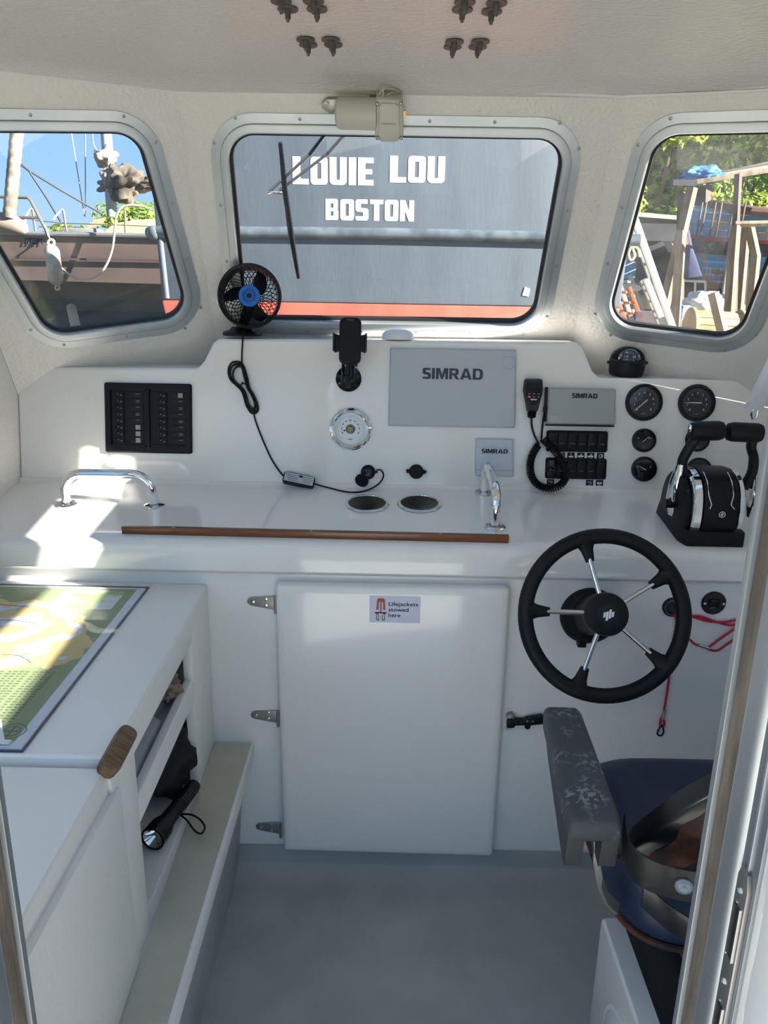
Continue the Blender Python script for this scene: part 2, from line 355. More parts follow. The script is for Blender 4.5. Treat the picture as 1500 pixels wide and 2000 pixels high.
# sliding door frame close to the camera
def jamb(name, sx, x0, label):
    r = struct(thing(name, label, 'door frame', T(x0, 0, 0))); del r['category']
    zc, hz = .85, 1.88
    MB().box((sx*.012, .570, zc), (.028, .008, hz)).build('edge_strip', alu, r, bevel=.001)
    MB().box((sx*.012, .5555, zc), (.020, .021, hz)).build('brush_seal', seal, r, bevel=.003)
    MB().prism(rrect(.030, .034, .009, 4, sx*.014, .528), zc-hz/2, zc+hz/2).build('channel', alu, r)
    MB().box((sx*.016, .499, zc), (.026, .026, hz)).build('groove', alud, r, bevel=.001)
    MB().box((sx*.0025, .499, zc), (.003, .003, hz)).build('rib', alu, r, bevel=.0005)
    MB().box((sx*.060, .465, zc), (.110, .045, hz)).build('jamb_panel', gel, r, bevel=.006)
    return r
jr = jamb('door_frame', 1, .282, 'aluminium sliding door frame with dirty brush seal beside the seat')
jl = jamb('door_frame', -1, -.336, 'aluminium sliding door frame with brush seal at the left edge')
# strike plate on the right frame
FSP = frame((-.001, .489, .865), (0, -1, 0), (0, 0, 1)) @ Matrix.Diagonal((1, 1, 1, 1))
FSP = frame((.003, .499, .845), (0, 1, 0), (0, 0, 1)) @ RY(pi)
pl_ = MB().prism([(-.009, -.105), (-.004, -.118), (.004, -.118), (.009, -.105), (.009, .09), (.005, .103), (-.005, .105), (-.009, .095)], 0, .004, FSP).build('strike_plate', steeld, jr, bevel=.001)
for dz in (.045, -.055):
    MB().box((0, dz, .0042), (.008, .050, .001), FSP).build('slot', gask, pl_)
    for dx in (-.005, .005): MB().box((dx, dz, .0045), (.0012, .052, .002), FSP).build('slot_lip', steel, pl_)
for dz in (.085, -.005, -.10): MB().sphere((0, dz, .004), .003, 8, FSP).build('screw', steel, pl_)
# ================================================================== DASH CONSOLE
b = MB(); prof = [(1.69, .735), (1.665, .738), (1.655, .748), (1.652, .795), (1.656, .808), (1.668, .8165), (1.70, .821)]
for k in range(6):                                   # shelf, then a cove up into the face
    y = 1.76+.03*k; prof.append((y, .815+(y-1.66)*tan(SLP)))
prof += [(1.955, .8565), (1.978, .8600), (1.990, .8625), (1.9965, .8665), (1.9992, .8725), (2.04, .8725), (2.04, .80)]
b.loft([[(x, y, z) for y, z in prof] for x in (-1.0, 1.0)], closed=True)
face = [(-1.0, .002), (1.0, .002), (1.0, .300), (.545, .300), (.525, .318), (.497, .378), (.482, .3905), (-.462, .3845), (-.477, .373), (-.501, .325), (-.518, .306), (-1.0, .300)]
root = tag(b.build('dash_console', gel, smooth=40), 'glossy white moulded dash console with a shelf below the windscreen', 'dashboard')
yp = [(FD @ V((x, y, 0))) for x, y in face]
MB().loft([[tuple(p) for p in yp], [(p.x, 2.34, p.z-.004) for p in yp]]).build('instrument_face', gel, root, bevel=.009, seg=3)
# cup holders
for i, px in enumerate((717, 819)):
    c = thing('cup_holder', ['stainless drink holder let into the shelf, nearer the black cable box', 'stainless drink holder let into the shelf, nearer the grab rail'][i], 'cup holder', put(FS, px, 985, .0005), 'drink holders in the shelf')
    MB().lathe([(.0475, 0), (.055, 0), (.056, .002), (.053, .0045), (.0485, .005), (.0475, .003)], 40).build('rim', steel, c)
    MB().lathe([(.0001, .0012), (.040, .0012), (.0478, .0035)], 36).build('cup', mat('cup_shade%d' % i, (.05, .045, .04, 1), .25, metal=.7), c)  # shallow dish; shade of a deep cup is put into the dark colour
# grab rails
def rail(F, a, c, h, label):
    p, q = on(F, *a), on(F, *c); d = (q-p); L = d.length; M = F @ T(p.x, p.y, 0) @ RZ(atan2(d.y, d.x))
    r = thing('grab_rail', label, 'grab rail', M, 'stainless grab rails')
    k = .05; pts = [(0, 0, 0), (.001, 0, h-k)]+[(k-k*cos(t), 0, h-k+k*sin(t)) for t in [i*pi/12 for i in range(1, 7)]]
    pts += [(L-x, 0, z) for x, y, z in pts[::-1]]
    MB().tube(pts, .0115, 16, ref=(0, 1, 0)).build('bar', chrome, r)
    for x in (0, L):
        fo = MB().lathe([(.026, 0), (.026, .003), (.022, .005), (.013, .006)], 28, T(x)).build('foot', steel, r)
        for s_ in (-1, 1): MB().lathe([(.0001, .006), (.004, .006), (.003, .0072), (.0001, .0076)], 10, T(x+.018*s_*.2, .018*s_)).build('screw', steeld, fo)
rail(FS, (131, 985), (302, 988), .085, 'stainless grab rail on the sunlit end of the shelf')
rail(FS, (945, 963), (966, 1030), .090, 'stainless grab rail end-on beside the small display cover')
# teak fiddle
p, q = on(FS, 240, 1041), on(FS, 993, 1059)
M = FS @ T(p.x, p.y, 0) @ RZ(atan2(q.y-p.y, q.x-p.x))
tk = tag(MB().box(((q-p).length/2, 0, .009), ((q-p).length, .013, .018)).build('wooden_fiddle', teak, None, M, bevel=.002), 'long varnished teak strip along the front edge of the shelf', 'fiddle rail')
for x in (.12, .44, .74): MB().lathe([(.0001, 0), (.004, 0), (.003, .001), (.0001, .0014)], 10, T(x, 0, .018)).build('screw', steeld, tk)
# ------------------------------------------------------------------ switch panel
def pxsize(F, a, c): p, q = on(F, *a), on(F, *c); return abs(q.x-p.x), abs(q.y-p.y)
sp = thing('circuit_breaker_panel', 'black circuit breaker panel with two columns of switches on the dash', 'switch panel', put(FD, 291, 817))
W_, H_ = .232, .185
MB().rings([(.0, 0), (0, .006), (-.004, .009), (-.016, .009), (-.018, .003)], [(-W_/2, -H_/2), (W_/2, -H_/2), (W_/2, H_/2), (-W_/2, H_/2)], .006, 4).build('surround', blk, sp)
MB().box((0, 0, .0015), (W_-.006, H_-.006, .003)).build('backing', dialb, sp)
MB().box((0, 0, .006), (.007, H_-.01, .008)).build('divider', blk, sp, bevel=.001)
for cx in (-.057, .057):
    for yy, hh in ((.078, .012), (-.078, .014)): MB().box((cx, yy, .0055), (.100, hh, .005)).build('module_bar', dgrey if yy < 0 else blk, sp, bevel=.001)
sw0 = tl0 = None
lit_ = {(0, 5), (0, 6), (0, 7), (1, 0)}
for ci, cx in enumerate((-.057, .057)):
    for k in range(8):
        y = .0615-.0172*k
        if sw0 is None:
            sw0 = MB().box((0, 0, 0), (.020, .0155, .005)).build('breaker', blk, sp, bevel=.0012)
            mk = MB().box((.0035, -.002, .0028), (.005, .0022, .0006)).box((-.005, .001, .0028), (.0025, .0025, .0006)).build('breaker_mark', slate, sw0); s_ = sw0
            tl0 = MB().box((0, 0, 0), (.034, .0160, .002)).build('legend_strip', dgrey, sp, bevel=.0006); t_ = tl0
        else:
            s_ = copytree(sw0, sp); t_ = copytree(tl0, sp)
            if not s_.children: pass
        s_.matrix_local = T(cx-.018, y, .0055); t_.matrix_local = T(cx+.026, y, .004)
for ci, cx in enumerate((-.057, .057)):
    for k in range(8):
        y = .0615-.0172*k
        if (ci, k) in lit_: MB().box((cx+.029, y, .0056), (.0125, .0125, .0016)).build('legend_tile', pale, sp)
        else:
            m = MB()
            for j, ww in enumerate([.011, .010][:1+(k*3+ci) % 2]): m.box((cx+.029, y+.002-.004*j, .0051), (ww, .0016, .0004))
            m.build('legend_print', slate, sp)
# ------------------------------------------------------------------ fan on the ledge
bp = aY(474, 655, 2.115); FF = frame(bp, (1, 0, 0), (0, 1, 0))
fan = thing('desk_fan', 'small black cage fan with blue hub on the dash top', 'fan', FF)
hc = FF.inverted() @ aY(488, 579, 2.07)
FH = T(*hc) @ RZ(radians(6)) @ RX(radians(84))                          # local z faces the viewer
MB().lathe([(.052, 0), (.054, .004), (.050, .010), (.036, .014), (.028, .022), (.0001, .026)], 28).build('base', blk, fan)
MB().tube([(0, 0, .02), (.006, -.005, .035), (.012, -.012, .05), tuple(hc+V((0, .02, -.02)))], [.016, .014, .014, .02], 14).build('neck', blk, fan)
MB().lathe([(.073, -.045), (.076, -.03), (.0815, -.005), (.0825, .010), (.079, .014), (.0745, .012), (.0745, .004), (.073, -.005), (.070, -.044)], 48, FH).build('cage_rim', blk, fan)
gd = MB()
for k in range(34):
    a = 2*pi*k/34
    gd.tube([(r*cos(a+.9*(r/.075)**1.3), r*sin(a+.9*(r/.075)**1.3), .013+.006*(1-(r/.075)**2)) for r in (.024, .036, .048, .060, .076)], .0009, 4, FH)
gd.build('front_guard', blk, fan)
gd = MB()
for k in range(30):
    a = 2*pi*k/30
    gd.tube([(r*cos(a-1.0*(r/.075)), r*sin(a-1.0*(r/.075)), z) for r, z in ((.02, -.055), (.05, -.053), (.068, -.045), (.079, -.01))], .0011, 4, FH)
for r in (.03, .055, .068): gd.tube([(r*cos(t), r*sin(t), -.054) for t in [2*pi*i/30 for i in range(30)]], .0009, 4, FH, closed=True)
gd.build('rear_guard', blk, fan)
for k in range(3):
    g = []
    for i in range(6):
        r = .018+.05*i/5; wd = .30+.55*sin(pi*min(1, .25+i/6.0)); ph = 2*pi*k/3+.5*i/5+.6
        g.append([(r*cos(ph+wd*t), r*sin(ph+wd*t), -.012+.018*t+dz) for dz in (0,) for t in (-.6, -.3, 0, .3, .6)])
    MB().loft(g, FH, closed=False).build('blade', blk, fan)
MB().lathe([(.0001, -.05), (.024, -.045), (.024, -.012), (.0001, -.012)], 24, FH).build('motor', blk, fan)
hb = MB().lathe([(.0275, .012), (.0275, .020), (.025, .0225), (.0001, .0225)], 36, FH).build('hub_cap', blue, fan)
m = MB()
for k in range(20): m.box((.0145, 0, .0226), (.008, .0014, .0008), FH @ RZ(2*pi*k/20))
m.lathe([(.0001, .0232), (.0065, .0232), (.0068, .022)], 20, FH); m.build('hub_slots', blkg, hb)
# ------------------------------------------------------------------ fan lead with inline switch box
def dpt(px, py, l=.004): p = on(FD, px, py); return FD @ V((p.x, p.y, l))
def spt(px, py, l=.003): p = on(FS, px, py); return FS @ V((p.x, p.y, l))
pc = thing('power_lead', 'black power lead with a tied coil and inline switch box hanging from the fan', 'cable')
ptsA = [aY(478, 640, 2.09), aY(475, 656, 2.06)]+[dpt(*p) for p in ((473, 690), (474, 720), (480, 745), (492, 770), (498, 790), (497, 812), (510, 850), (530, 895), (546, 920), (556, 931))]
MB().tube(smoothpath(ptsA), .0023, 8).build('cord', blk, pc)
m = MB()
for k, (dx, sc) in enumerate(((0, 1.0), (5, .92), (9, .8), (-3, .86))):
    lp = [(473, 710), (455, 708), (447, 722), (450, 740), (462, 752), (476, 768), (486, 800), (497, 808), (505, 798), (497, 775), (487, 758), (482, 735)]
    m.tube(smoothpath([dpt(478+(x-478)*sc+dx*.4, 757+(y-757)*sc, .005+.003*k) for x, y in lp], 6, True), .0024, 8, closed=True)
m.build('tied_coil', blk, pc)
MB().tube([dpt(471, 752, .0), dpt(475, 748, .012), dpt(483, 752, .016), dpt(484, 758, .006)], .0022, 6).build('cable_tie', blk, pc)
bc = dpt(585, 938, .013); bx = thing('x', '', '') ; bpy.data.objects.remove(bx)
FBX = frame(bc, dpt(616, 944)-dpt(554, 931), (0, .55, .8))
bo = MB().prism(rrect(.084, .030, .005, 4), -.011, .011, FBX).build('switch_box', blk, pc, bevel=.002)
MB().box((0, .001, .0113), (.078, .024, .0008), FBX).build('paper_label', mat('label_white', srgb(190, 196, 204), .5), bo)
m = MB()
for k in range(4): m.box((-.02+.002*k, .008-.005*k, .0119), (.03, .0012, .0003), FBX); m.box((.022, .008-.005*k, .0119), (.024, .0010, .0003), FBX)
m.build('label_print', inkd, bo)
MB().sphere((.004, .008, .0118), .004, 10, FBX, (1.5, .8, .6)).build('button', blk, bo)
ptsB = [FBX @ V((.042, 0, 0)), spt(640, 954), spt(680, 963), spt(712, 961), dpt(738, 946, .008), dpt(749, 930, .016), dpt(745, 918, .022), dpt(736, 917, .024)]
MB().tube(smoothpath(ptsB), .0022, 8).build('cord', blk, pc)
for px, label in ((719, 'black accessory socket with open flap and the fan plug pushed in'), (813, 'black accessory socket with its round cap closed')):
    M = put(FD, px, 922 if px < 800 else 921)
    r = thing('power_socket', label, 'socket', M, 'accessory sockets')
    MB().lathe([(.0195, 0), (.0195, .005), (.017, .008), (.0001, .008)], 28).build('body', rub, r)
    if px > 800:
        MB().lathe([(.0185, .008), (.0185, .012), (.016, .0145), (.0001, .015)], 28).build('cap', rub, r, bevel=0)
        MB().box((-.021, .001, .006), (.012, .010, .008)).build('hinge', rub, r, bevel=.001)
        MB().prism([(.014, -.008), (.027, -.003), (.027, .003), (.014, .008)], .004, .012).build('tab', rub, r, bevel=.001)
    else:
        MB().lathe([(.014, .008), (.013, .024), (.010, .027), (.0001, .028)], 20).build('plug', blkg, r)
        MB().cyl((.008, .002, .02), (.026, .002, .022), .005, .003, 10).build('plug_strain_relief', blk, r)
        fl_ = MB().lathe([(.0185, -.003), (.0185, .003), (.0001, .005)], 24, T(-.016, -.022, .012) @ RX(.5) @ RY(-.3)).build('flap', rub, r)
        MB().box((-.012, -.005, .007), (.010, .014, .008)).build('hinge', rub, r, bevel=.001)
# ------------------------------------------------------------------ phone holder
ph = thing('phone_holder', 'black phone cradle on a suction cup stuck to the dash', 'phone holder', put(FD, 681, 740))
MB().lathe([(.033, 0), (.034, .004), (.028, .010), (.018, .018), (.012, .028), (.0001, .030)], 32).build('suction_cup', blkg, ph)
MB().box((0, -.008, .02), (.014, .034, .02)).build('lock_lever', blk, ph, bevel=.003)
for s_ in (-1, 1): MB().tube([(s_*.012, -.012, .018), (s_*.013, .02, .036), (s_*.012, .055, .046)], .004, 8).build('arm', blkg, ph)
MB().cyl((0, .01, .03), (.0, .034, .034), .006, .006, 12).build('knob', blk, ph)
FP = T(.006, .092, .058) @ RX(radians(-4))
cr = MB().prism(rrect(.056, .118, .015, 6), -.009, .008, FP).build('cradle', blk, ph, bevel=.003)
MB().prism(rrect(.040, .100, .010, 5), .008, .0095, FP).build('pad', rub, cr)
text('maker_print', 'MPOW', .004, slate, cr, FP @ T(0, .052, .0092), ext=.0003)
for s_ in (-1, 1):
    MB().prism([(s_*.026, -.026), (s_*.040, -.030), (s_*.042, .018), (s_*.026, .014)], -.006, .006, FP).build('side_grip', blk, ph, bevel=.002)
    MB().box((s_*.041, -.006, .010), (.005, .046, .022), FP).build('grip_pad', blkg, ph, bevel=.0015)
MB().box((.010, -.060, .004), (.020, .008, .018), FP).build('foot', blk, ph, bevel=.002)
# ------------------------------------------------------------------ GPS puck
gp = aY(777, 662, 2.10)
g = thing('antenna_puck', 'white domed aerial puck on top of the dash', 'antenna', T(*gp))
MB().lathe([(.043, 0), (.044, .003), (.043, .006)], 36, Matrix.Diagonal((1, .8, 1, 1))).build('base', whitep, g)
MB().lathe([(.043, .006), (.041, .013), (.034, .020), (.020, .0245), (.0001, .026)], 36, Matrix.Diagonal((1, .8, 1, 1))).build('dome', whitep, g)
# ------------------------------------------------------------------ barometer
ba = thing('barometer', 'round chrome cased barometer with silver dial on the dash', 'barometer', put(FD, 685, 838))
MB().lathe([(.0565, 0), (.0565, .004), (.050, .007), (.047, .012), (.0465, .020), (.0455, .023), (.0435, .022), (.0425, .014)], 56).build('case', chrome, ba)
di = MB().lathe([(.0001, .013), (.0425, .013), (.043, .012)], 48).build('dial', dial, ba)
m = MB()
for k in range(41):
    a = radians(225-270*k/40); L = .004 if k % 5 else .007; m.box((.037-L/2, 0, .0134), (L, .0005, .0003), RZ(a))
for k in range(9):
    a = radians(205-230*k/8); m.box((.0235, 0, .0134), (.0022, .006, .0003), RZ(a))
m.box((0, -.027, .0134), (.011, .002, .0003)); m.build('scale_marks', inkd, di)
op = MB().lathe([(.0001, .0136), (.0125, .0136), (.0128, .0132)], 28).build('movement', mat('movement_dark', srgb(86, 74, 52), .4, metal=.6, var=srgb(150, 124, 74), vscale=120), di)
m = MB()
for a in (60, -60, 0): m.box((0, -.004, .0141), (.012, .0018, .0008), RZ(radians(a)))
m.lathe([(.0001, .0145), (.005, .0145), (.005, .0138)], 16); m.build('movement_spokes', brass, op)
MB().prism([(-.020, -.0008), (-.013, -.0005), (.034, 0), (-.013, .0005), (-.020, .0008)], .0155, .0159, RZ(radians(14))).prism(circ(.0022, 10, -.016), .0155, .0159, RZ(radians(14))).build('needle', blk, di)
MB().box((.022, 0, .0165), (.016, .0006, .0003), RZ(radians(97))).build('set_hand', inkn, di)
MB().lathe([(.0001, .0200), (.041, .0195)], 40).build('glass', clear, ba)
MB().box((-.0505, 0, .012), (.008, .016, .012)).build('hinge', chrome, ba, bevel=.002)
MB().cyl((.045, .004, .016), (.056, .005, .016), .0045, .0045, 14).build('catch', chrome, ba)
# ------------------------------------------------------------------ display covers and radio
BLK = {'S': (.66, [[(0, .06), (.07, 0), (.56, 0), (.66, .09), (.66, .48), (.57, .58), (.26, .62), (.25, .81), (.63, .81), (.63, .93), (.55, 1), (.09, 1), (0, .91), (0, .52), (.09, .43), (.40, .38), (.41, .19), (0, .19)]]), 'I': (.24, [[(0, 0), (.24, 0), (.24, 1), (0, 1)]]),
 'M': (.98, [[(0, 0), (.22, 0), (.22, .62), (.41, 0), (.57, 0), (.76, .62), (.76, 0), (.98, 0), (.98, 1), (.67, 1), (.49, .40), (.31, 1), (0, 1)]]),
 'R': (.80, [[(0, 0), (.23, 0), (.23, 1), (0, 1)], [(.23, .81), (.52, .81), (.52, 1), (.23, 1)], [(.23, .36), (.52, .36), (.52, .55), (.23, .55)], [(.50, .36), (.66, .39), (.76, .50), (.76, .86), (.66, .97), (.50, 1)], [(.34, .38), (.58, .40), (.82, 0), (.55, 0)]]),
 'A': (.93, [[(0, 0), (.24, 0), (.52, 1), (.32, 1)], [(.69, 0), (.93, 0), (.61, 1), (.41, 1)], [(.24, .18), (.69, .18), (.63, .36), (.30, .36)]]),
 'D': (.82, [[(0, 0), (.23, 0), (.23, 1), (0, 1)], [(.23, .81), (.50, .81), (.50, 1), (.23, 1)], [(.23, 0), (.50, 0), (.50, .19), (.23, .19)], [(.48, 0), (.66, .04), (.79, .18), (.82, .5), (.79, .82), (.66, .96), (.48, 1), (.48, .81), (.56, .72), (.58, .5), (.56, .28), (.48, .19)]])}
def btext(name, s_, h, mat_, parent, M, wd, ext=.0006):
    tot = sum(BLK[c_][0] for c_ in s_)+.09*(len(s_)-1); kx = wd/tot; x_ = -wd/2; m_ = MB()
    for c_ in s_:
        for n_, poly in enumerate(BLK[c_][1]): m_.prism([(x_+p_[0]*kx, (p_[1]-.5)*h) for p_ in poly], -ext, ext+.00002*n_)
        x_ += (BLK[c_][0]+.09)*kx
    return m_.build(name, mat_, parent, M, smooth=0)
def cover(name, label, quad, th, m, prnt, ph_, txt=(0, 0), off=.02, ink=inkd, pw=None):
    P = [on(FD, *p) for p in quad]; c = sum(P, V())/4; M = FD @ T(c.x, c.y, 0)
    r = thing(name, label, 'display cover' if name != 'vhf_radio' else 'radio', M)
    q = [(p-c).to_2d() for p in P]
    MB().rings([(0, 0), (0, th*.6), (-.002, th*.9), (-.005, th)], q, .004, 4).prism(rquad(offquad(q, -.0045), .003, 4), th*.5, th).build('shell', m, r)
    return r, q, c
r, q, c = cover('chartplotter_cover', 'large light grey snap-on cover with dark lettering over the plotter screen', [(758, 832), (1005, 836), (1007, 684), (762, 680)], .016, simg, '', 0)
p1, p2 = on(FD, 825, 743), on(FD, 942, 719)
btext('lettering', 'SIMRAD', .0285, inkd, r, T((p1.x+p2.x)/2-c.x, (p1.y+p2.y)/2-c.y, .0165), .158)
MB().ring(rrect(.166, .040, .003, 3, (p1.x+p2.x)/2-c.x, (p1.y+p2.y)/2-c.y), rrect(.165, .039, .003, 3, (p1.x+p2.x)/2-c.x, (p1.y+p2.y)/2-c.y), .0158, .0164).build('badge_outline', simg, r)
p1 = on(FD, 991, 710); MB().lathe([(.0165, .015), (.0165, .018), (.015, .020), (.0001, .0205)], 32, T(p1.x-c.x, p1.y-c.y)).build('button', simg, r)
for sx in (-1, 1):
    for sy in (-1, 1):
        x, y = sx*.163, sy*.098
        MB().prism([(x, y-sy*.016), (x-sx*.028, y-sy*.016), (x-sx*.040, y), (x, y)][::1], .0155, .0168).build('corner_facet', simg, r, bevel=.0006)
r, q, c = cover('instrument_cover', 'small square pale display cover with dark lettering above the grab rail', [(927, 929), (1002, 931), (1002, 857), (928, 856)], .014, mat('pale_lilac_cover', srgb(196, 202, 214), .4), '', 0)
p1 = on(FD, 965, 881); btext('lettering', 'SIMRAD', .0115, inkn, r, T(p1.x-c.x, p1.y-c.y, .0145), .069)
MB().box((0, -.034, .0142), (.098, .0012, .0006)).box((0, .027, .0142), (.098, .0008, .0006)).build('seam', vhfg, r)
r, q, c = cover('vhf_radio', 'grey covered radio with dark lettering beside the hand microphone', [(1064, 829), (1197, 831), (1198, 760), (1066, 757)], .030, vhfg, '', 0)
p1 = on(FD, 1135, 774); btext('lettering', 'SIMRAD', .0125, inkn, r, T(p1.x-c.x+.002, p1.y-c.y, .0305), .066)
MB().prism([(-.086, -.042), (-.050, -.042), (-.064, -.024), (-.086, -.024)], .020, .0315).build('finger_scoop', mat('scoop_grey', srgb(172, 176, 176), .4), r, bevel=.001)
MB().box((-.0915, .004, .012), (.004, .09, .024)).box((.0, -.050, .012), (.178, .004, .024)).build('bezel_edge', dgrey, r, bevel=.001)
# ------------------------------------------------------------------ microphone with coiled lead
mi = thing('radio_microphone', 'black hand microphone with a coiled lead hanging on the dash', 'microphone', put(FD, 1038, 772))
q = [(-.013, -.044), (.013, -.044), (.0255, .012), (.0225, .042), (-.0225, .042), (-.0255, .012)]
MB().loft([[(p.x*k, p.y*k, z) for p in rquad(q, .006, 4)] for k, z in ((.92, .004), (1.0, .010), (1.0, .026), (.93, .034))]).build('body', mat('mic_grey', srgb(28, 29, 31), .5), mi)
fp = MB().prism(rquad([(-.006, -.026), (.006, -.027), (.020, -.004), (.019, .032), (-.019, .032), (-.020, -.004)], .004, 4), .030, .0352).build('face_plate', blk, mi)
for k in range(5): MB().box((0, .030-.0055*k, .0356), (.034-.001*k, .0026, .0016)).build('grille_bar', dgrey, mi, bevel=.0006)
for i, x in enumerate((-.012, 0, .012)):
    for j, y in enumerate((.002, -.0055)):
        MB().prism(rrect(.0085, .0050, .0018, 3, x, y), .035, .0362).build('button', orange if (i, j) == (0, 1) else dgrey, mi)
        MB().box((x, y, .0364), (.004, .001, .0003)).build('button_mark', white, mi)
btext('maker_print', 'SIMRAD', .0032, white, mi, T(0, -.0125, .0356), .016, .0003)
MB().lathe([(.012, -.0), (.013, .004), (.010, .006), (.013, .009), (.010, .012), (.012, .015), (.008, .02)], 16, T(0, -.040, .016) @ RX(radians(90))).build('strain_relief', rub, mi)
MI = mi.matrix_world.inverted() if False else put(FD, 1038, 772).inverted()
def dl(px, py, l): return MI @ dpt(px, py, l)
m = MB(); m.tube(smoothpath([dl(1036, 812, .014), dl(1037, 832, .012), dl(1043, 852, .012), dl(1051, 868, .014)]), .0028, 8)
m.tube(smoothpath([dl(1055, 857, .016), dl(1057, 840, .012), dl(1059, 822, .012), dl(1061, 806, .016)]), .0028, 8)
m.build('lead', blk, mi)
MB().box(tuple(dl(1062, 800, .018)), (.010, .016, .016)).build('lead_plug', blk, mi, bevel=.003)
path = smoothpath([dl(*p) for p in ((1050, 868, .016), (1040, 884, .014), (1034, 904, .014), (1036, 928, .014), (1048, 946, .020), (1068, 952, .026), (1089, 947, .028), (1100, 930, .030), (1097, 910, .030), (1086, 890, .030), (1072, 872, .028), (1057, 857, .020))], 40)
N = len(path); hx = []; prev = V((0, 0, 1)); acc = 0; L = sum((path[i+1]-path[i]).length for i in range(N-1)); TURNS = 56
STEP = TURNS*14; cum = [0]
for i in range(N-1): cum.append(cum[-1]+(path[i+1]-path[i]).length)
j = 0
for i in range(STEP+1):
    s_ = L*i/STEP
    while j < N-2 and cum[j+1] < s_: j += 1
    f = (s_-cum[j])/max(1e-9, cum[j+1]-cum[j]); p = path[j].lerp(path[j+1], f); t = (path[j+1]-path[j]).normalized()
    u = (prev-t*prev.dot(t)).normalized(); prev = u; v = t.cross(u); a = 2*pi*TURNS*i/STEP
    hx.append(p+(u*cos(a)+v*sin(a))*.0085)
MB().tube(hx, .0026, 5).build('coiled_lead', blk, mi)
# ------------------------------------------------------------------ rocker switch banks
def glyph(m, k, z):
    if k == 0: m.ring(circ(.006, 16), circ(.0048, 16), z, z+.0003); m.box((0, 0, z), (.003, .0012, .0006))
    elif k == 1: m.box((0, -.003, z), (.012, .003, .0004)); m.box((0, .002, z), (.0014, .008, .0004))
    elif k in (2, 3): m.prism([(-.008, -.004), (.006, -.004), (.008, 0), (-.008, 0)], z, z+.0003); m.prism([(-.002, .001), (.004, .001), (.002, .004), (-.001, .004)], z, z+.0003)
    elif k == 4: m.ring(circ(.005, 14), circ(.0036, 14), z, z+.0003); m.box((.004, 0, z), (.004, .007, .0004))
    elif k == 5: m.box((0, 0, z), (.013, .0012, .0004), RZ(-.5)); m.box((.003, .003, z), (.006, .0010, .0004), RZ(-.2))
    else: m.prism([(-.006, .004), (.006, -.003), (.006, .003), (-.006, -.004)], z, z+.0003)
    m.box((0, -.0065, z), (.009, .0012, .0004))
for bi, (cx, cy, label, labs) in enumerate(((1126, 862, 'upper bank of six black rocker switches under the grey radio', {1: 0, 2: 1, 3: 2, 4: 3, 5: 4}), (1124, 915, 'lower bank of black rocker switches near the shelf', {0: 5, 4: 5, 5: 6}))):
    r = thing('switch_bank', label, 'switches', put(FD, cx, cy), 'rocker switch banks')
    MB().rings([(0, 0), (0, .006), (-.003, .009), (-.006, .009)], [(-.081, -.028), (.081, -.028), (.081, .028), (-.081, .028)], .006, 4).prism(rrect(.152, .046, .003, 3), .001, .007).build('frame', blk, r)
    for k in range(6):
        x = -.0655+.0262*k
        rk = MB().loft([[(x+dx, y, z) for y, z in ((-.0215, .006), (-.0215, .010), (-.002, .0125), (.0215, .017), (.0215, .006))] for dx in (-.0118, .0118)]).build('rocker', blkg if k == 0 and bi else blk, r, bevel=.0012)
        if not (bi == 1 and k == 5): MB().box((x, -.0062, .0124), (.0135, .0012, .0006)).build('indicator_line', slate, rk)
    for k, gk in labs.items():
        x = -.0655+.0262*k; MM = T(x, -.0375, .0)
        t_ = MB().prism(rrect(.0195, .0155, .0015, 3), 0, .0010, MM).build('icon_label', blk, r)
        g_ = MB(); glyph(g_, gk, .0010); g_.build('icon', white, t_, MM)
# ------------------------------------------------------------------ gauges
def gauge(px, py, R, label, nums, ndeg, grp_, n2=41, word=None, arc=(225, -45), nl=1.0):
    r = thing('gauge', label, 'gauge', put(FD, px, py), grp_)
    MB().lathe([(R, 0), (R, .006), (R*.95, .012), (R*.86, .0125), (R*.80, .007), (R*.79, .006)], 48).build('bezel', blk, r)
    d = MB().lathe([(.0001, .005), (R*.80, .005), (R*.80, .004)], 40).build('dial', dialb, r)
    m = MB()
    for k in range(n2):
        a = radians(arc[0]+(arc[1]-arc[0])*k/(n2-1)); L = R*(.10 if k % 5 else .13); m.box((R*.73-L/2, 0, .0053), (L, R*.014, .0004), RZ(a))
    m.build('scale_marks', slate, d)
    for k, s_ in [(k, s_) for k, s_ in enumerate(nums) if s_]:
        a = radians(arc[0]+(arc[1]-arc[0])*k/(len(nums)-1)); text('numeral', s_, R*.13, white, d, T(R*.52*cos(a), R*.52*sin(a), .0054), ext=.0003, off=.01)
    if word: text('maker_print', word, R*.10, slate, d, T(0, -R*.60, .0054), ext=.0003)
    a = radians(ndeg)
    MB().prism([(-R*.22*nl, -R*.028), (R*.66*nl, -R*.012), (R*.66*nl, R*.012), (-R*.22*nl, R*.028)], .0075, .0081, RZ(a)).build('needle', white, d)
    MB().lathe([(.0001, .0105), (R*.84, .0095)], 36).build('glass', clear, r)
    return r
N8 = [str(i) for i in range(9)]
gauge(1257, 786, .049, 'large rev counter with needle resting at zero, left of the pair', N8, 222, 'engine gauges', word='RPM')
gauge(1360, 787, .049, 'large rev counter with a level needle near one, above the throttle', N8, 180, 'engine gauges', word='RPM')
gauge(1257, 860, .0315, 'small gauge directly below the left rev counter', ['UP', '', 'DN'], 40, 'engine gauges', 13, 'TRIM', (160, 20), .8)
gauge(1257, 916, .0335, 'lowest small gauge under the left rev counter, close to the shelf', ['E', '', 'F'], 152, 'engine gauges', 13, None, (160, 20), .7)
gauge(1361, 859, .0315, 'small gauge half hidden behind the left throttle lever', ['UP', '', 'DN'], 215, 'engine gauges', 13, 'TRIM', (160, 20), .8)
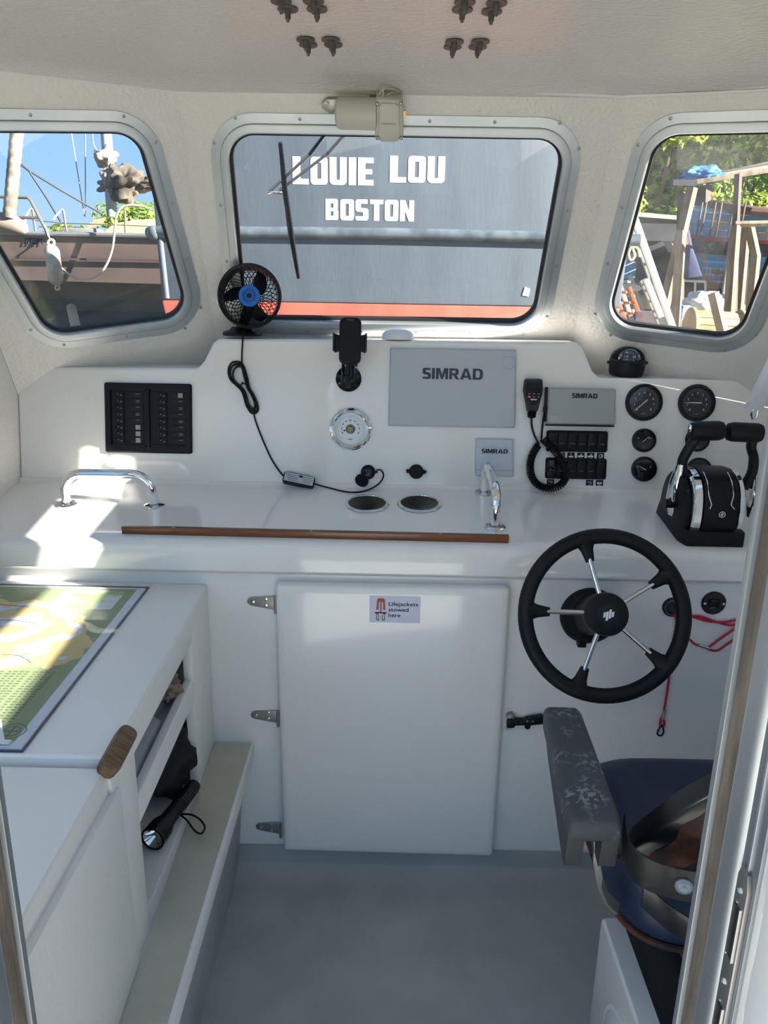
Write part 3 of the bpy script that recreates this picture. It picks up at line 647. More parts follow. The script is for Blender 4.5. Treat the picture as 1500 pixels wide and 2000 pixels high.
gauge(1364, 918, .0335, 'small gauge peeping over the throttle housing', ['E', '', 'F'], 150, 'engine gauges', 13, None, (160, 20), .7)
# ------------------------------------------------------------------ compass on the right ledge
cp = aY(1222, 731, 2.115)
co = thing('compass', 'black bracket compass with clear dome on the right dash ledge', 'compass', T(*cp) @ RX(.12))
MB().lathe([(.043, 0), (.046, .006), (.0475, .03), (.0465, .037), (.0001, .037)], 40).build('body', rub, co)
MB().lathe([(.0475, .033), (.048, .040), (.044, .044), (.036, .044), (.0001, .043)], 40).build('collar', blk, co)
hd = MB()
hd.loft([[(.0455*cos(t)*k, .006+.010*s_, .040+.034*sin(t)*k) for t in [pi*i/16 for i in range(17)]]+[(.0455*cos(t)*k*.72, .006+.010*s_, .040+.034*sin(t)*k*.62) for t in [pi*i/16 for i in range(16, -1, -1)]] for s_, k in ((-1, .98), (0, 1.0), (1, .96))]).build('hood', blk, co)
MB().sphere((0, -.004, .041), .033, 24, None, (1, 1, .92), 0.0).build('dome', mat('compass_glass', (.012, .02, .05, 1), .04, coat=1.0), co)
cdm = MB()
for k in range(26):
    a = radians(-165+150*k/25); cdm.box((.0335*cos(a), -.004+.0335*sin(a), .0425), (.0012, .0012, .0016))
cdm.build('card_marks', white, co)
for s_, a in (('E', -145), ('NE', -117), ('N', -78), ('W', -48)):
    ar = radians(a); text('card_letter', s_, .0055 if s_ != 'N' else .007, white, co, T(.0305*cos(ar), -.004+.0305*sin(ar), .0545) @ RZ(ar+pi/2) @ RX(radians(62)), ext=.0003, off=.01)
MB().box((0.004, -.0385, .044), (.0012, .001, .010)).build('lubber_line', white, co)
for s_ in (-1, 1): MB().cyl((s_*.045, 0, .032), (s_*.054, 0, .032), .004, .004, 10).build('side_knob', blk, co)
# ------------------------------------------------------------------ twin throttle control
tp = on(FS, 1396, 1069); FT = FS @ T(tp.x, tp.y, 0)
th = thing('throttle_control', 'twin lever engine control in black and chrome on the right of the shelf', 'throttle', FT)
MB().loft([[(x, y, z) for x, y in ((-.066, 0), (.066, 0), (.066, .215), (-.060, .215), (-.078, .19), (-.078, .03))] for z in (0,)] +
          [[(x, y, .038 if y < .1 else .034) for x, y in ((-.066, .002), (.064, .002), (.064, .213), (-.058, .213), (-.074, .188), (-.074, .032))]]).build('base', blk, th, bevel=.004)
def dome(x0, x1, k, cy=.105):
    pr = [(-.093, .030), (-.094, .055), (-.090, .085), (-.078, .118), (-.055, .143), (-.025, .154), (.005, .155), (.045, .145), (.075, .120), (.090, .09), (.094, .03)]
    return [[(x, cy+y*kk, .03+(z-.03)*kk) for y, z in smoothpath([(a, b_, 0) for a, b_ in pr], 3) for y, z in ((y, z),)] if False else [(x, cy+p.x*kk, .03+(p.y-.03)*kk) for p in smoothpath([(a, b_, 0) for a, b_ in pr], 3)] for x, kk in ((x0, k[0]), (x0+.005, k[1]), (x1-.005, k[1]), (x1, k[0]))]
MB().loft(dome(-.034, .044, (.99, 1.0))).build('housing_centre', blk, th, smooth=40)
MB().loft(dome(-.058, -.033, (.92, .985))).build('chrome_band', chrome, th, smooth=40)
MB().loft(dome(.043, .062, (.93, .985))).build('chrome_band', chrome, th, smooth=40)
MB().loft(dome(-.076, -.057, (.78, .88))).build('side_cheek', blk, th, smooth=40)
hs = th
for x in (-.026, .030):
    sg = -1 if x < 0 else 1
    pts = [(x, .105+p[0]*1.006, .03+(p[1]-.03)*1.006) for p in ((-.078, .118), (-.055, .143), (-.025, .154))]
    MB().tube(pts, .0011, 6).build('pinstripe', white, th)
    MB().tube([pts[0], (x+.006*sg*-1, .105-.0885, .1), (x+.003, .105-.0915, .09)], .0011, 6).build('pinstripe', white, th)
lg = MB().ring(circ(.0075, 20), circ(.0062, 20), 0, .001).box((-.0015, 0, .0005), (.0016, .008, .001), RZ(-.5)).box((.0015, 0, .0005), (.0016, .008, .001), RZ(-.5))
lg.build('maker_badge', white, th, T(.006, .0112, .078) @ RX(radians(88)))
def tpt(px, py, y):                                  # point in throttle frame on its plane y = const
    n = FT.col[1].to_3d(); p = hit(px, py, FT @ V((0, y, 0)), n); return FT.inverted() @ p
def flat(pts, m, name, par, r, sx): return MB().tube(smoothpath(pts, 5), r if not isinstance(r, list) else r, 14, sx=sx, ref=(0, 1, 0)).build(name, m, par)
yl = .10
L_ = [tpt(*p, yl) for p in ((1311, 1003), (1311, 975), (1318, 940), (1330, 905))]
MB().tube(L_, [.014, .021, .020, .014], 16, sx=.55, ref=(0, 1, 0)).build('lever_root', chrome, th)
pv = tpt(1306, 983, yl-.012); MB().cyl(pv+V((-.010, 0, 0)), pv+V((.012, 0, 0)), .011, .011, 16).build('pivot_cap', blk, th)
a_ = [tpt(*p, yl) for p in ((1337, 935), (1332, 905), (1343, 880), (1358, 858), (1372, 842))]
MB().tube(smoothpath(a_, 5), [.010]*3+[.014]*(len(smoothpath(a_, 5))-3), 14, sx=.8, ref=(0, 1, 0)).build('lever_arm', blk, th)
g0, g1 = tpt(1347, 842, yl), tpt(1414, 841, yl)
def grip(a, c, nm):
    d = (c-a); k = [0, .04, .15, .85, .96, 1]; rr = [.013, .0195, .0225, .0225, .0195, .013]
    return MB().tube([a+d*t for t in k], rr, 22, sx=1.0).build('lever_grip', rub, th)
grip(g0, g1, 'l')
MB().box(tuple(tpt(1347, 836, yl-.018)), (.006, .012, .016)).build('trim_button', steel, th, bevel=.002)
g0, g1 = tpt(1419, 843, yl), tpt(1489, 846, yl); grip(g0, g1, 'r')
a_ = [tpt(*p, yl) for p in ((1474, 850), (1467, 872), (1472, 895), (1468, 925), (1452, 952))]; sp_ = smoothpath(a_, 5)
MB().tube(sp_, [.015]*len(sp_), 14, sx=.7, ref=(0, 1, 0)).build('lever_arm', blk, th)
L_ = [tpt(*p, yl) for p in ((1473, 925), (1470, 955), (1466, 985), (1462, 1008))]
MB().tube(L_, [.011, .014, .015, .010], 16, sx=.6, ref=(0, 1, 0)).build('lever_root', chrome, th)
# ------------------------------------------------------------------ steering wheel
wc = aY(1181, 1202, 1.525); tl = radians(20)
FWH = frame(wc, (1, .02, 0), (0, sin(tl), cos(tl)))
stw = thing('steering_wheel', 'black rimmed steering wheel with five steel spokes', 'steering wheel', FWH)
R = .1705; m = MB(); m.tube([(R*cos(2*pi*i/72), R*sin(2*pi*i/72), 0) for i in range(72)], .0165, 16, closed=True); m.build('rim', rub, stw)
hub = V((-.004, .004, .012))
for k in range(5):
    a = radians(33+72*k); d = V((cos(a), sin(a), 0))
    MB().tube([hub+d*.035+V((0, 0, .004)), hub*.5+d*.085, d*.137], .0053, 12).build('spoke', steel, stw)
    MB().tube([d*(R-.052), d*(R-.040), d*(R-.026), d*(R-.014), d*(R-.002)], [.0095, .0115, .014, .020, .030], 16, sx=.62, ref=tuple(V((0, 0, 1)).cross(d))).build('spoke_boot', rub, stw)
MB().lathe([(.0425, -.026), (.046, -.010), (.046, .018), (.0435, .026), (.0400, .028), (.0001, .029)], 40, T(*hub)).build('hub', rub, stw)
MB().lathe([(.0225, .0285), (.0225, .0298), (.0215, .0302), (.0001, .0302)], 32, T(*hub)).build('hub_disc', dgrey, stw)
m = MB()
for i, (dx, L, dy) in enumerate(((-.0088, .011, -.001), (-.0032, .019, -.003), (.0028, .019, .002), (.0085, .011, .002))): m.prism(rquad([(dx-.0026, dy-L/2-.001), (dx+.0022, dy-L/2+.001), (dx+.0026, dy+L/2+.001), (dx-.0022, dy+L/2-.001)], .0008, 2), .0302, .0310)
m.build('maker_badge', white, stw, T(*hub) @ RZ(radians(-6)))
bz = FWH.inverted() @ aY(1150, 1200, 1.68)
ax = V((bz.x, bz.y, bz.z)); MB().tube([V((-.002, .002, -.01)), ax*.45, ax], [.028, .040, .050], 24).build('column', rub, stw)
FBZ = FWH.inverted() @ put(FB, 1150, 1201)
MB().lathe([(.069, 0), (.069, .010), (.064, .020), (.054, .026), (.048, .030), (.0001, .030)], 44, FBZ).build('helm_bezel', rub, stw)
MB().box((-.014, -.068, .010), (.020, .016, .02), FBZ).build('bezel_lug', blk, stw, bevel=.002)
# ------------------------------------------------------------------ engine switch panels and lanyard
for px, py, R, label in ((1393, 1177, .0285, 'round black RUN OFF stop switch plate on the bulkhead'), (1313, 1185, .024, 'round black ignition switch half behind the wheel rim'), (1476, 1187, .0285, 'round black switch plate cut off by the door frame')):
    r = thing('stop_switch', label, 'switch', put(FB, px, py), 'engine switches')
    MB().lathe([(R, 0), (R, .004), (R*.93, .0065), (.0001, .0065)], 36).build('plate', blkg, r)
    if px == 1393:
        MB().prism(rrect(.024, .020, .002, 3, 0, .001), .006, .009).build('switch_body', blk, r)
        text('lettering', 'RUN', .0045, white, r, T(-.001, .006, .0095), wd=.013, off=.01, ext=.0003); text('lettering', 'OFF', .0045, white, r, T(-.004, -.009, .0095), wd=.012, off=.01, ext=.0003)
        for s_ in (-1, 1): MB().lathe([(.0035, .006), (.003, .0085), (.0001, .009)], 12, T(s_*.022, 0)).build('screw', steel, r)
    else:
        MB().ring(circ(R*.8, 28), circ(R*.74, 28), .0064, .0068).build('printed_ring', slate, r)
        MB().box((.006 if px < 1350 else -.004, -.002, .011), (.004, .014, .012), RZ(.5)).build('key', steel if px < 1350 else blk, r, bevel=.001)
def bpt(px, py, l=.006): p = on(FB, px, py); return FB @ V((p.x, p.y, l))
la = thing('kill_cord', 'red kill cord lanyard looped over the switches by the wheel', 'lanyard')
for pts in (((1316, 1196), (1319, 1215), (1313, 1250), (1308, 1290), (1304, 1330), (1298, 1370), (1294, 1390)), ((1340, 1203), (1365, 1202), (1395, 1212), (1425, 1219), (1448, 1213), (1470, 1207)), ((1346, 1201), (1380, 1211), (1412, 1213), (1440, 1208), (1470, 1204)),
            ((1346, 1247), (1356, 1256), (1372, 1260), (1386, 1267), (1400, 1268), (1418, 1256), (1432, 1246), (1442, 1232), (1440, 1222)), ((1384, 1261), (1405, 1245), (1430, 1228), (1455, 1215))):
    MB().tube(smoothpath([bpt(*p) for p in pts], 6), .0028, 8).build('cord', red, la)
MB().tube([bpt(1362, 1257), bpt(1384, 1264)], .0042, 8).build('crimp', steel, la)
MB().tube([bpt(1296, 1384), bpt(1292, 1402)], .0042, 8).build('crimp', steeld, la)
MB().tube(smoothpath([bpt(*p) for p in ((1291, 1400), (1296, 1408), (1294, 1416), (1288, 1414), (1288, 1405))], 6, True), .0030, 8, closed=True).build('cord_loop', red, la)
MB().tube(smoothpath([bpt(*p, .008) for p in ((1290, 1413), (1294, 1424), (1291, 1432), (1285, 1433), (1282, 1427))], 6, True), .0022, 8, closed=True).build('snap_hook', blk, la)
# ================================================================== CUDDY DOOR
FDR = frame((0, 1.646, 0), (1, 0, 0), (0, 0, 1)); qd = [on(FDR, *p) for p in ((553, 1663), (963, 1675), (998, 1151), (537, 1143))]
cx = sum(p.x for p in qd)/4; Mdo = frame((0, 1.68, 0), (1, 0, 0), (0, 0, 1))
do = thing('cuddy_door', 'white hinged locker door with a lifejacket sticker under the shelf', 'door', frame((cx, 1.68, qd[0].y), (1, 0, 0), (0, 0, 1)))
q = [(p.x-cx, p.y-qd[0].y) for p in qd]
MB().rings([(-.006, .0), (-.006, .008), (0, .010), (0, .024), (-.003, .031), (-.010, .034), (-.020, .0345)], q, .012, 5).prism(rquad(offquad(q, -.018), .008, 5), .02, .0345).build('leaf', gel, do, smooth=50)
def drp(px, py, l=.0345): p = hit(px, py, (0, 1.68-l, 0), (0, 1, 0)); return V((p.x-cx, p.z-qd[0].y, l))
a, c = drp(722, 1163), drp(820, 1217); mid = (a+c)/2; st_ = MB().box((mid.x, mid.y, .0349), (abs(c.x-a.x), abs(c.y-a.y), .0006)).build('sticker', mat('sticker_white', srgb(212, 214, 228), .4), do)
mx = mid.x-.033; my = mid.y
jk = MB().prism([(mx-.011, my-.014), (mx-.005, my-.014), (mx-.004, my+.018), (mx+.005, my+.018), (mx+.006, my-.014), (mx+.012, my-.014), (mx+.0095, my+.024), (mx+.006, my+.0275), (mx-.005, my+.0275), (mx-.0085, my+.024)], .0352, .0356).build('lifejacket_print', orange, st_)
MB().box((mx-.008, my-.004, .0357), (.006, .004, .0003)).box((mx+.009, my-.004, .0357), (.006, .004, .0003)).build('reflective_band_print', white, st_)
MB().box((mx+.0005, my+.004, .0357), (.002, .028, .0003)).box((mx, my-.009, .0357), (.028, .003, .0003)).box((mx-.004, my-.021, .0357), (.0014, .014, .0003)).box((mx+.004, my-.021, .0357), (.0014, .014, .0003)).box((mx-.009, my-.021, .0357), (.0014, .012, .0003)).box((mx+.009, my-.021, .0357), (.0014, .012, .0003)).box((mx-.0065, my-.027, .0357), (.006, .0014, .0003)).box((mx+.0065, my-.027, .0357), (.006, .0014, .0003)).build('strap_print', inkn, st_)
for i, (s_, wd) in enumerate((('Lifejackets', .068), ('stowed', .046), ('here', .0275))):
    h = (.0125, .0095, .0095)[i]; text('lettering', s_, h, inkn, st_, T(mid.x-.0145+wd/2, mid.y+.0135-.014*i-(.0014 if i == 0 else 0), .0353), wd=wd, off=.007, ext=.0003)
for i, (x0, y0) in enumerate(((482, 1175), (489, 1397), (499, 1615))):
    a, c = drp(x0, y0, .004), drp(537+5*i, y0+3, .004); L = c.x-a.x
    h = MB().prism([(a.x+.003, a.y-.006), (a.x, a.y), (a.x+.003, a.y+.007), (a.x+.010, a.y+.011), (c.x-.004, c.y+.017), (c.x, c.y+.017), (c.x, c.y-.017), (c.x-.004, c.y-.017), (a.x+.010, a.y-.010)], 0, .004).build('hinge', steeld, do, bevel=.001)
    for dx, dy in ((.014, 0), (L-.022, .008), (L-.022, -.008)): MB().lathe([(.005, .004), (.0045, .006), (.0001, .0066)], 12, T(a.x+dx, a.y+dy)).build('screw', steel, h)
    MB().cyl((c.x+.001, c.y-.026, .006), (c.x+.001, c.y+.018, .006), .0035, .0035, 10).build('hinge_knuckle', steeld, h)
a, c = drp(990, 1410, .012), drp(1064, 1406, .012)
lt = MB().prism([(a.x, a.y-.013), (a.x+.018, a.y-.012), (a.x+.020, a.y-.006), (a.x+.042, a.y-.004), (a.x+.044, a.y-.013), (a.x+.050, a.y-.016), (a.x+.057, a.y-.013), (a.x+.058, a.y-.004), (c.x, c.y-.007), (c.x, c.y+.008), (c.x-.008, c.y+.013), (a.x+.048, a.y+.014), (a.x+.042, a.y+.009), (a.x+.018, a.y+.009), (a.x, a.y+.010)], .004, .020).build('rubber_latch', blk, do, bevel=.002)
for dx in (.048, .062): MB().sphere((a.x+dx, a.y+.008, .020), .003, 8).build('rivet', brass, lt)
MB().lathe([(.010, 0), (.010, .014), (.0001, .015)], 14, T(a.x+.008, a.y+.012)).build('latch_plate', steeld, lt)
MB().tube([(a.x+.007+.008*cos(t), a.y-.014+.009*sin(t), .010) for t in [2*pi*i/20 for i in range(20)]], .0008, 6, closed=True).build('latch_ring', steel, lt)
# ================================================================== LEFT LOCKER, STEP, CHART
def xb(Y): return -.427+.025*(1.68-Y)
def wall_piece(b, y0, y1, z0, z1, t=.022, out=0):
    b.hexa([(xb(y0)+out-t, y0, z0), (xb(y1)+out-t, y1, z0), (xb(y1)+out-t, y1, z1), (xb(y0)+out-t, y0, z1), (xb(y0)+out, y0, z0), (xb(y1)+out, y1, z0), (xb(y1)+out, y1, z1), (xb(y0)+out, y0, z1)])
lk = thing('chart_locker', 'white fitted locker with two open shelf slots under the chart', 'locker', T(-.7, 1.3, 0)); IL = T(.7, -1.3, 0)
MB().hexa([(-1.0, .985, .662), (xb(.985)+.002, .985, .662), (xb(1.68)+.002, 1.678, .662), (-1.0, 1.678, .662), (-1.0, .985, .705), (xb(.985)+.002, .985, .705), (xb(1.68)+.002, 1.678, .705), (-1.0, 1.678, .705)]).build('top', lockw, lk, IL, bevel=.010, seg=3)
b = MB(); wall_piece(b, .985, 1.098, .27, .668); b.build('stile', lockw, lk, IL, bevel=.006)
b = MB(); wall_piece(b, 1.50, 1.678, .27, .668); b.build('stile', lockw, lk, IL, bevel=.006)
b = MB(); wall_piece(b, 1.09, 1.51, .638, .668); b.build('rail', lockw, lk, IL, bevel=.003)
b = MB(); wall_piece(b, 1.09, 1.51, .500, .552); b.build('rail', lockw, lk, IL, bevel=.008, seg=3)
MB().box((-.71, 1.33, .515), (.56, .68, .012)).build('shelf', lockw, lk, IL)
MB().box((-.71, 1.33, .278), (.56, .68, .012)).build('locker_floor', lockw, lk, IL)
MB().box((-.97, 1.33, .46), (.03, .68, .38)).build('locker_back', lockw, lk, IL)
MB().box((-.70, .993, .46), (.56, .016, .38)).build('partition', lockw, lk, IL)
nb = thing('seat_locker', 'white near locker with a flush lid and tall side panel', 'locker', T(-.7, .7, 0)); IN = T(.7, -.7, 0)
b = MB(); b.hexa([(-1.0, .54, .27), (xb(.54)-.006, .54, .27), (xb(.98)-.006, .982, .27), (-1.0, .982, .27), (-1.0, .54, .672), (xb(.54)-.006, .54, .672), (xb(.98)-.006, .982, .672), (-1.0, .982, .672)]).build('carcass', lockw, nb, IN)
b = MB(); b.hexa([(-1.0, .54, .674), (xb(.54)-.001, .54, .674), (xb(.97)-.001, .976, .674), (-1.0, .976, .674), (-1.0, .54, .694), (xb(.54)-.001, .54, .694), (xb(.97)-.001, .976, .694), (-1.0, .976, .694)]).build('lid', lockw, nb, IN, bevel=.008, seg=3)
b = MB(); b.hexa([(xb(.54)-.008, .55, .262), (xb(1.0)-.008, 1.018, .290), (xb(1.0)-.008, 1.006, .640), (xb(.54)-.008, .55, .656), (xb(.54)+.006, .55, .262), (xb(1.0)+.006, 1.018, .290), (xb(1.0)+.006, 1.006, .640), (xb(.54)+.006, .55, .656)]).build('side_panel', lockw, nb, IN, bevel=.005)
Mw = frame((xb(1.0)+.006, 1.004, .703), (.02, .95, .10), (-.8, 0, .62))
tag(MB().prism(rrect(.094, .030, .013, 5), -.012, .012).build('wooden_turn_button', teakr, None, Mw, bevel=.004), 'oblong weathered wooden block on the corner of the chart locker', 'wooden block')
# step
stp = thing('side_step', 'white step with a grey green non-slip tread below the lockers', 'step', T(-.37, 1.2, 0)); IS = T(.37, -1.2, 0)
MB().hexa([(xb(.5)-.03, .56, .24), (-.318, .56, .24), (-.3285, 1.678, .24), (xb(1.68)-.03, 1.678, .24), (xb(.5)-.03, .56, .281), (-.318, .56, .281), (-.3285, 1.678, .281), (xb(1.68)-.03, 1.678, .281)]).build('step_board', lockw, stp, IS, bevel=.005)
MB().hexa([(xb(.56)+.004, .57, .2805), (-.326, .57, .2805), (-.336, 1.670, .2805), (xb(1.67)+.001, 1.670, .2805), (xb(.56)+.004, .57, .2835), (-.326, .57, .2835), (-.336, 1.670, .2835), (xb(1.67)+.001, 1.670, .2835)]).build('tread', stepm, stp, IS)
MB().hexa([(-.60, .56, ZF), (-.372, .56, ZF), (-.382, 1.672, ZF), (-.60, 1.672, ZF), (-.60, .56, .242), (-.345, .56, .242), (-.355, 1.672, .242), (-.60, 1.672, .242)]).build('riser', floorm, stp, IS)
# chart
chm = bpy.data.materials.new('printed_chart'); chm.use_nodes = True; nt = chm.node_tree; bs = nt.nodes['Principled BSDF']; bs.inputs['Roughness'].default_value = .6
tc = nt.nodes.new('ShaderNodeTexCoord'); sx = nt.nodes.new('ShaderNodeSeparateXYZ'); nt.links.new(tc.outputs['Object'], sx.inputs[0])
nz = nt.nodes.new('ShaderNodeTexNoise'); nz.inputs['Scale'].default_value = 9; nz.inputs['Detail'].default_value = 6; nt.links.new(tc.outputs['Object'], nz.inputs['Vector'])
def mth(op, a, b_):
    n = nt.nodes.new('ShaderNodeMath'); n.operation = op
    for i, v in enumerate((a, b_)):
        if isinstance(v, (int, float)): n.inputs[i].default_value = v
        else: nt.links.new(v, n.inputs[i])
    return n.outputs[0]
dx_ = mth('ADD', sx.outputs['X'], .02); dy_ = mth('SUBTRACT', sx.outputs['Y'], .08)
v1 = mth('SUBTRACT', .55, mth('MULTIPLY', mth('POWER', mth('ADD', mth('MULTIPLY', dx_, dx_), mth('MULTIPLY', mth('MULTIPLY', dy_, dy_), 1.1)), .5), 1.35))
v2 = mth('ADD', v1, mth('MULTIPLY', mth('SUBTRACT', nz.outputs['Fac'], .5), .36))
rp = nt.nodes.new('ShaderNodeValToRGB'); cr_ = rp.color_ramp; cr_.interpolation = 'CONSTANT'
G_, Y_, W2, B_ = srgb(138, 152, 112), srgb(208, 188, 128), srgb(208, 214, 224), srgb(172, 186, 206)
E_ = [(0, G_), (.43, Y_), (.475, W2), (.50, B_), (.515, Y_), (.58, W2), (.615, B_), (.63, Y_), (.70, G_), (.86, Y_)]
cr_.elements[0].position, cr_.elements[0].color = E_[0]; cr_.elements[1].position, cr_.elements[1].color = E_[1]
for p_, c_ in E_[2:]: e = cr_.elements.new(p_); e.color = c_
nt.links.new(mth('ADD', v2, .13), rp.inputs[0]); nt.links.new(rp.outputs[0], bs.inputs['Base Color'])
ch = thing('nautical_chart', 'folded printed sea chart in a clear sleeve on the locker top', 'chart', T(-.75, 1.31, .7055))
def cq(x0, x1, y0, y1): return [(x0, y0), (x1-.0+.012*(1-(y0-.99)/.65), y0), (x1+.012*(1-(y1-.99)/.65), y1), (x0, y1)]
def cpoly(x0, x1, y0, y1): return [(x+.75, y-1.31) for x, y in cq(x0, x1, y0, y1)]
MB().prism(cpoly(-.99, -.5525, .991, 1.646), .0002, .0022).build('backing', mat('navy_backing', srgb(58, 66, 98), .5), ch)
MB().prism(cpoly(-.985, -.556, .995, 1.630), .0022, .0050).build('margin', mat('chart_white', srgb(214, 220, 228), .5), ch)
MB().prism(cpoly(-.98, -.574, 1.012, 1.620), .0050, .0054).build('printed_sheet', chm, ch)
ins = MB().prism([(x+.75, y-1.31) for x, y in ((-.735, 1.505), (-.592, 1.505), (-.594, 1.610), (-.735, 1.610))], .0054, .0056).build('inset_map', mat('inset_print', srgb(206, 212, 216), .5, var=srgb(160, 186, 120), vscale=16, vlo=.48, vhi=.53), ch)
m = MB(); rr = random.Random(3)
for k in range(20):
    for j in range(16):
        y = 1.065+.0085*k; x0 = -.765+.0105*j+.004*(j//4); m.box((x0+.75, y-1.31, .0056), (.0085*rr.uniform(.5, 1), .0030, .0002))
m.build('printed_table', mat('table_print', srgb(86, 104, 66), .6), ch)
m = MB().ring(circ(.022, 28, .17, -.272), circ(.0208, 28, .17, -.272), .0054, .0057).ring(circ(.014, 24, .17, -.272), circ(.0132, 24, .17, -.272), .0054, .0057).box((.17, -.272, .0056), (.002, .03, .0002)).box((.17, -.272, .0056), (.03, .002, .0002))
m.build('compass_rose', inkd, ch)
text('margin_print', '192', .007, inkd, ch, T(.165, -.308, .0052), ext=.0002)
m = MB()
for (x0, y0, x1, y1) in ((-.235, .20, -.02, .20), (-.235, -.01, -.15, .03), (.03, -.02, .10, -.05), (-.1, .12, .03, .12)): m.tube(smoothpath([(x0, y0, .0056), ((x0+x1)/2, (y0+y1)/2+.012, .0056), (x1, y1, .0056)], 5), .0007, 4)
m.build('printed_lines', inkd, ch)
g = MB(); nx, ny = 30, 40; vs_ = []; fs_ = []
for j in range(ny+1):
    for i in range(nx+1):
        u, t = i/nx, j/ny; x = -.99+(.445+.012*(1-t))*u+.75; y = .985+.668*t-1.31
        wr = .0008*noise.noise(V((x*14, y*9, 1.3)))+.0045*max(0, noise.noise(V((x*9+y*11, y*30-x*7, 4.1))))*math.exp(-(((x-.05)/.08)**2+((y-.06)/.07)**2))
        vs_.append((x, y, .0066+wr)); 
for j in range(ny):
    for i in range(nx): a = j*(nx+1)+i; fs_.append((a, a+1, a+nx+2, a+nx+1))
MB().add(vs_, fs_).build('clear_sleeve', plast, ch, smooth=80)
MB().add([(.132, -.245, .0085), (.140, -.243, .009), (.175, -.302, .0085), (.160, -.300, .0085)], [(0, 1, 2, 3)]).box((.170, -.305, .008), (.028, .010, .002)).build('corner_clip', whitep, ch)
# things in the locker
tr0, tr1 = V((-.462, 1.283, .315)), V((-.425, 1.445, .308)); d = (tr1-tr0).normalized()
to = thing('torch', 'black torch with a wrist loop lying in the lower slot', 'torch', frame(tr0, (0, 0, 1), tuple(V((0, 0, 1)).cross(d)*-1)))
FTo = frame((0, 0, 0), (1, 0, 0), (0, 1, 0)); Lz = (tr1-tr0).length; sgn = 1 if (to.matrix_world.to_3x3() @ V((0, 0, 1))).dot(d) > 0 else -1
MB().lathe([(.0001, sgn*.0225), (.006, sgn*.0225), (.0225, .0005), (.024, 0), (.025, sgn*.008), (.024, sgn*.035), (.017, sgn*.055), (.0155, sgn*.10), (.0165, sgn*.104), (.0165, sgn*Lz), (.0145, sgn*(Lz+.012))][::sgn], 24).build('barrel', blk, to)
MB().lathe([(.0222, -sgn*.0002), (.006, sgn*.0215), (.0001, sgn*.0215)], 24).build('reflector', chrome, to)
MB().lathe([(.0255, -sgn*.001), (.0255, sgn*.006), (.0215, sgn*.006), (.0215, -sgn*.001)], 28).build('bezel', blkg, to)
for k in range(5): MB().lathe([(.0172, sgn*(.112+.008*k)), (.0172, sgn*(.116+.008*k))], 20).build('grip_ring', blkg, to)
lp = smoothpath([aZ(*p, .300) for p in ((352, 1590), (365, 1602), (380, 1622), (393, 1628), (400, 1616), (392, 1602), (376, 1592), (360, 1590))], 6, True)
MB().tube([to.matrix_world.inverted() @ p for p in lp], .0022, 8, closed=True).build('wrist_loop', blk, to)
def blob(name, mt, c, r, sc, amp, f, par=None, n=26, seed=0):
    vs_, fs_ = [], []
    for j in range(n+1):
        for i in range(n*2):
            a, e = 2*pi*i/(n*2), pi*j/n-pi/2; p = V((cos(e)*cos(a), cos(e)*sin(a), sin(e))); k = r*(1+amp*noise.fractal(p*f+V((seed*3.1, seed, 0)), 1, 2, 3))
            vs_.append((c[0]+p.x*k*sc[0], c[1]+p.y*k*sc[1], c[2]+p.z*k*sc[2]))
    for j in range(n):
        for i in range(n*2): a = j*n*2+i; b2 = j*n*2+(i+1) % (n*2); fs_.append((a, b2, b2+n*2, a+n*2))
    return MB().add(vs_, fs_).build(name, mt, par, smooth=60)
clothm = mat('black_nylon', (.006, .006, .007, 1), .7)
tag(blob('black_bag', clothm, (-.515, 1.50, .370), .085, (1, 1.3, .95), .35, 2.2, seed=1), 'crumpled black fabric bag in the lower locker slot', 'bag')
bk = thing('booklet', 'grey printed booklet leaning in the upper locker slot', 'booklet', frame((-.470, 1.345, .545), (.12, 1, 0), (-.35, 0, 1)))
MB().box((0, .035, 0), (.13, .085, .006)).build('cover', mat('booklet_grey', srgb(120, 124, 130), .5), bk)
MB().box((.02, .058, .0035), (.05, .006, .0006)).box((-.01, .02, .0035), (.09, .0015, .0006)).build('print', inkd, bk)
tag(blob('coiled_strap', mat('tan_strap', srgb(150, 128, 112), .6), (-.465, 1.44, .565), .034, (.8, 1.1, .8), .5, 3, seed=5), 'tan bundled strap at the far end of the upper slot', 'strap')
tag(MB().prism(rrect(.05, .016, .006, 4), -.008, .008, frame((-.455, 1.125, .585), (0, .35, 1), (0, 1, 0))).build('pink_lighter', pink, bevel=.003), 'magenta plastic case standing at the near end of the upper slot', 'case')
tag(MB().hexa([(-.50, 1.12, .521), (-.435, 1.12, .521), (-.445, 1.36, .521), (-.52, 1.36, .521), (-.49, 1.12, .565), (-.44, 1.12, .545), (-.45, 1.36, .54), (-.52, 1.36, .575)]).build('plastic_bag', mat('white_film', srgb(176, 178, 186), .3), bevel=.012, seg=3), 'white plastic packet lying in the upper locker slot', 'packet')
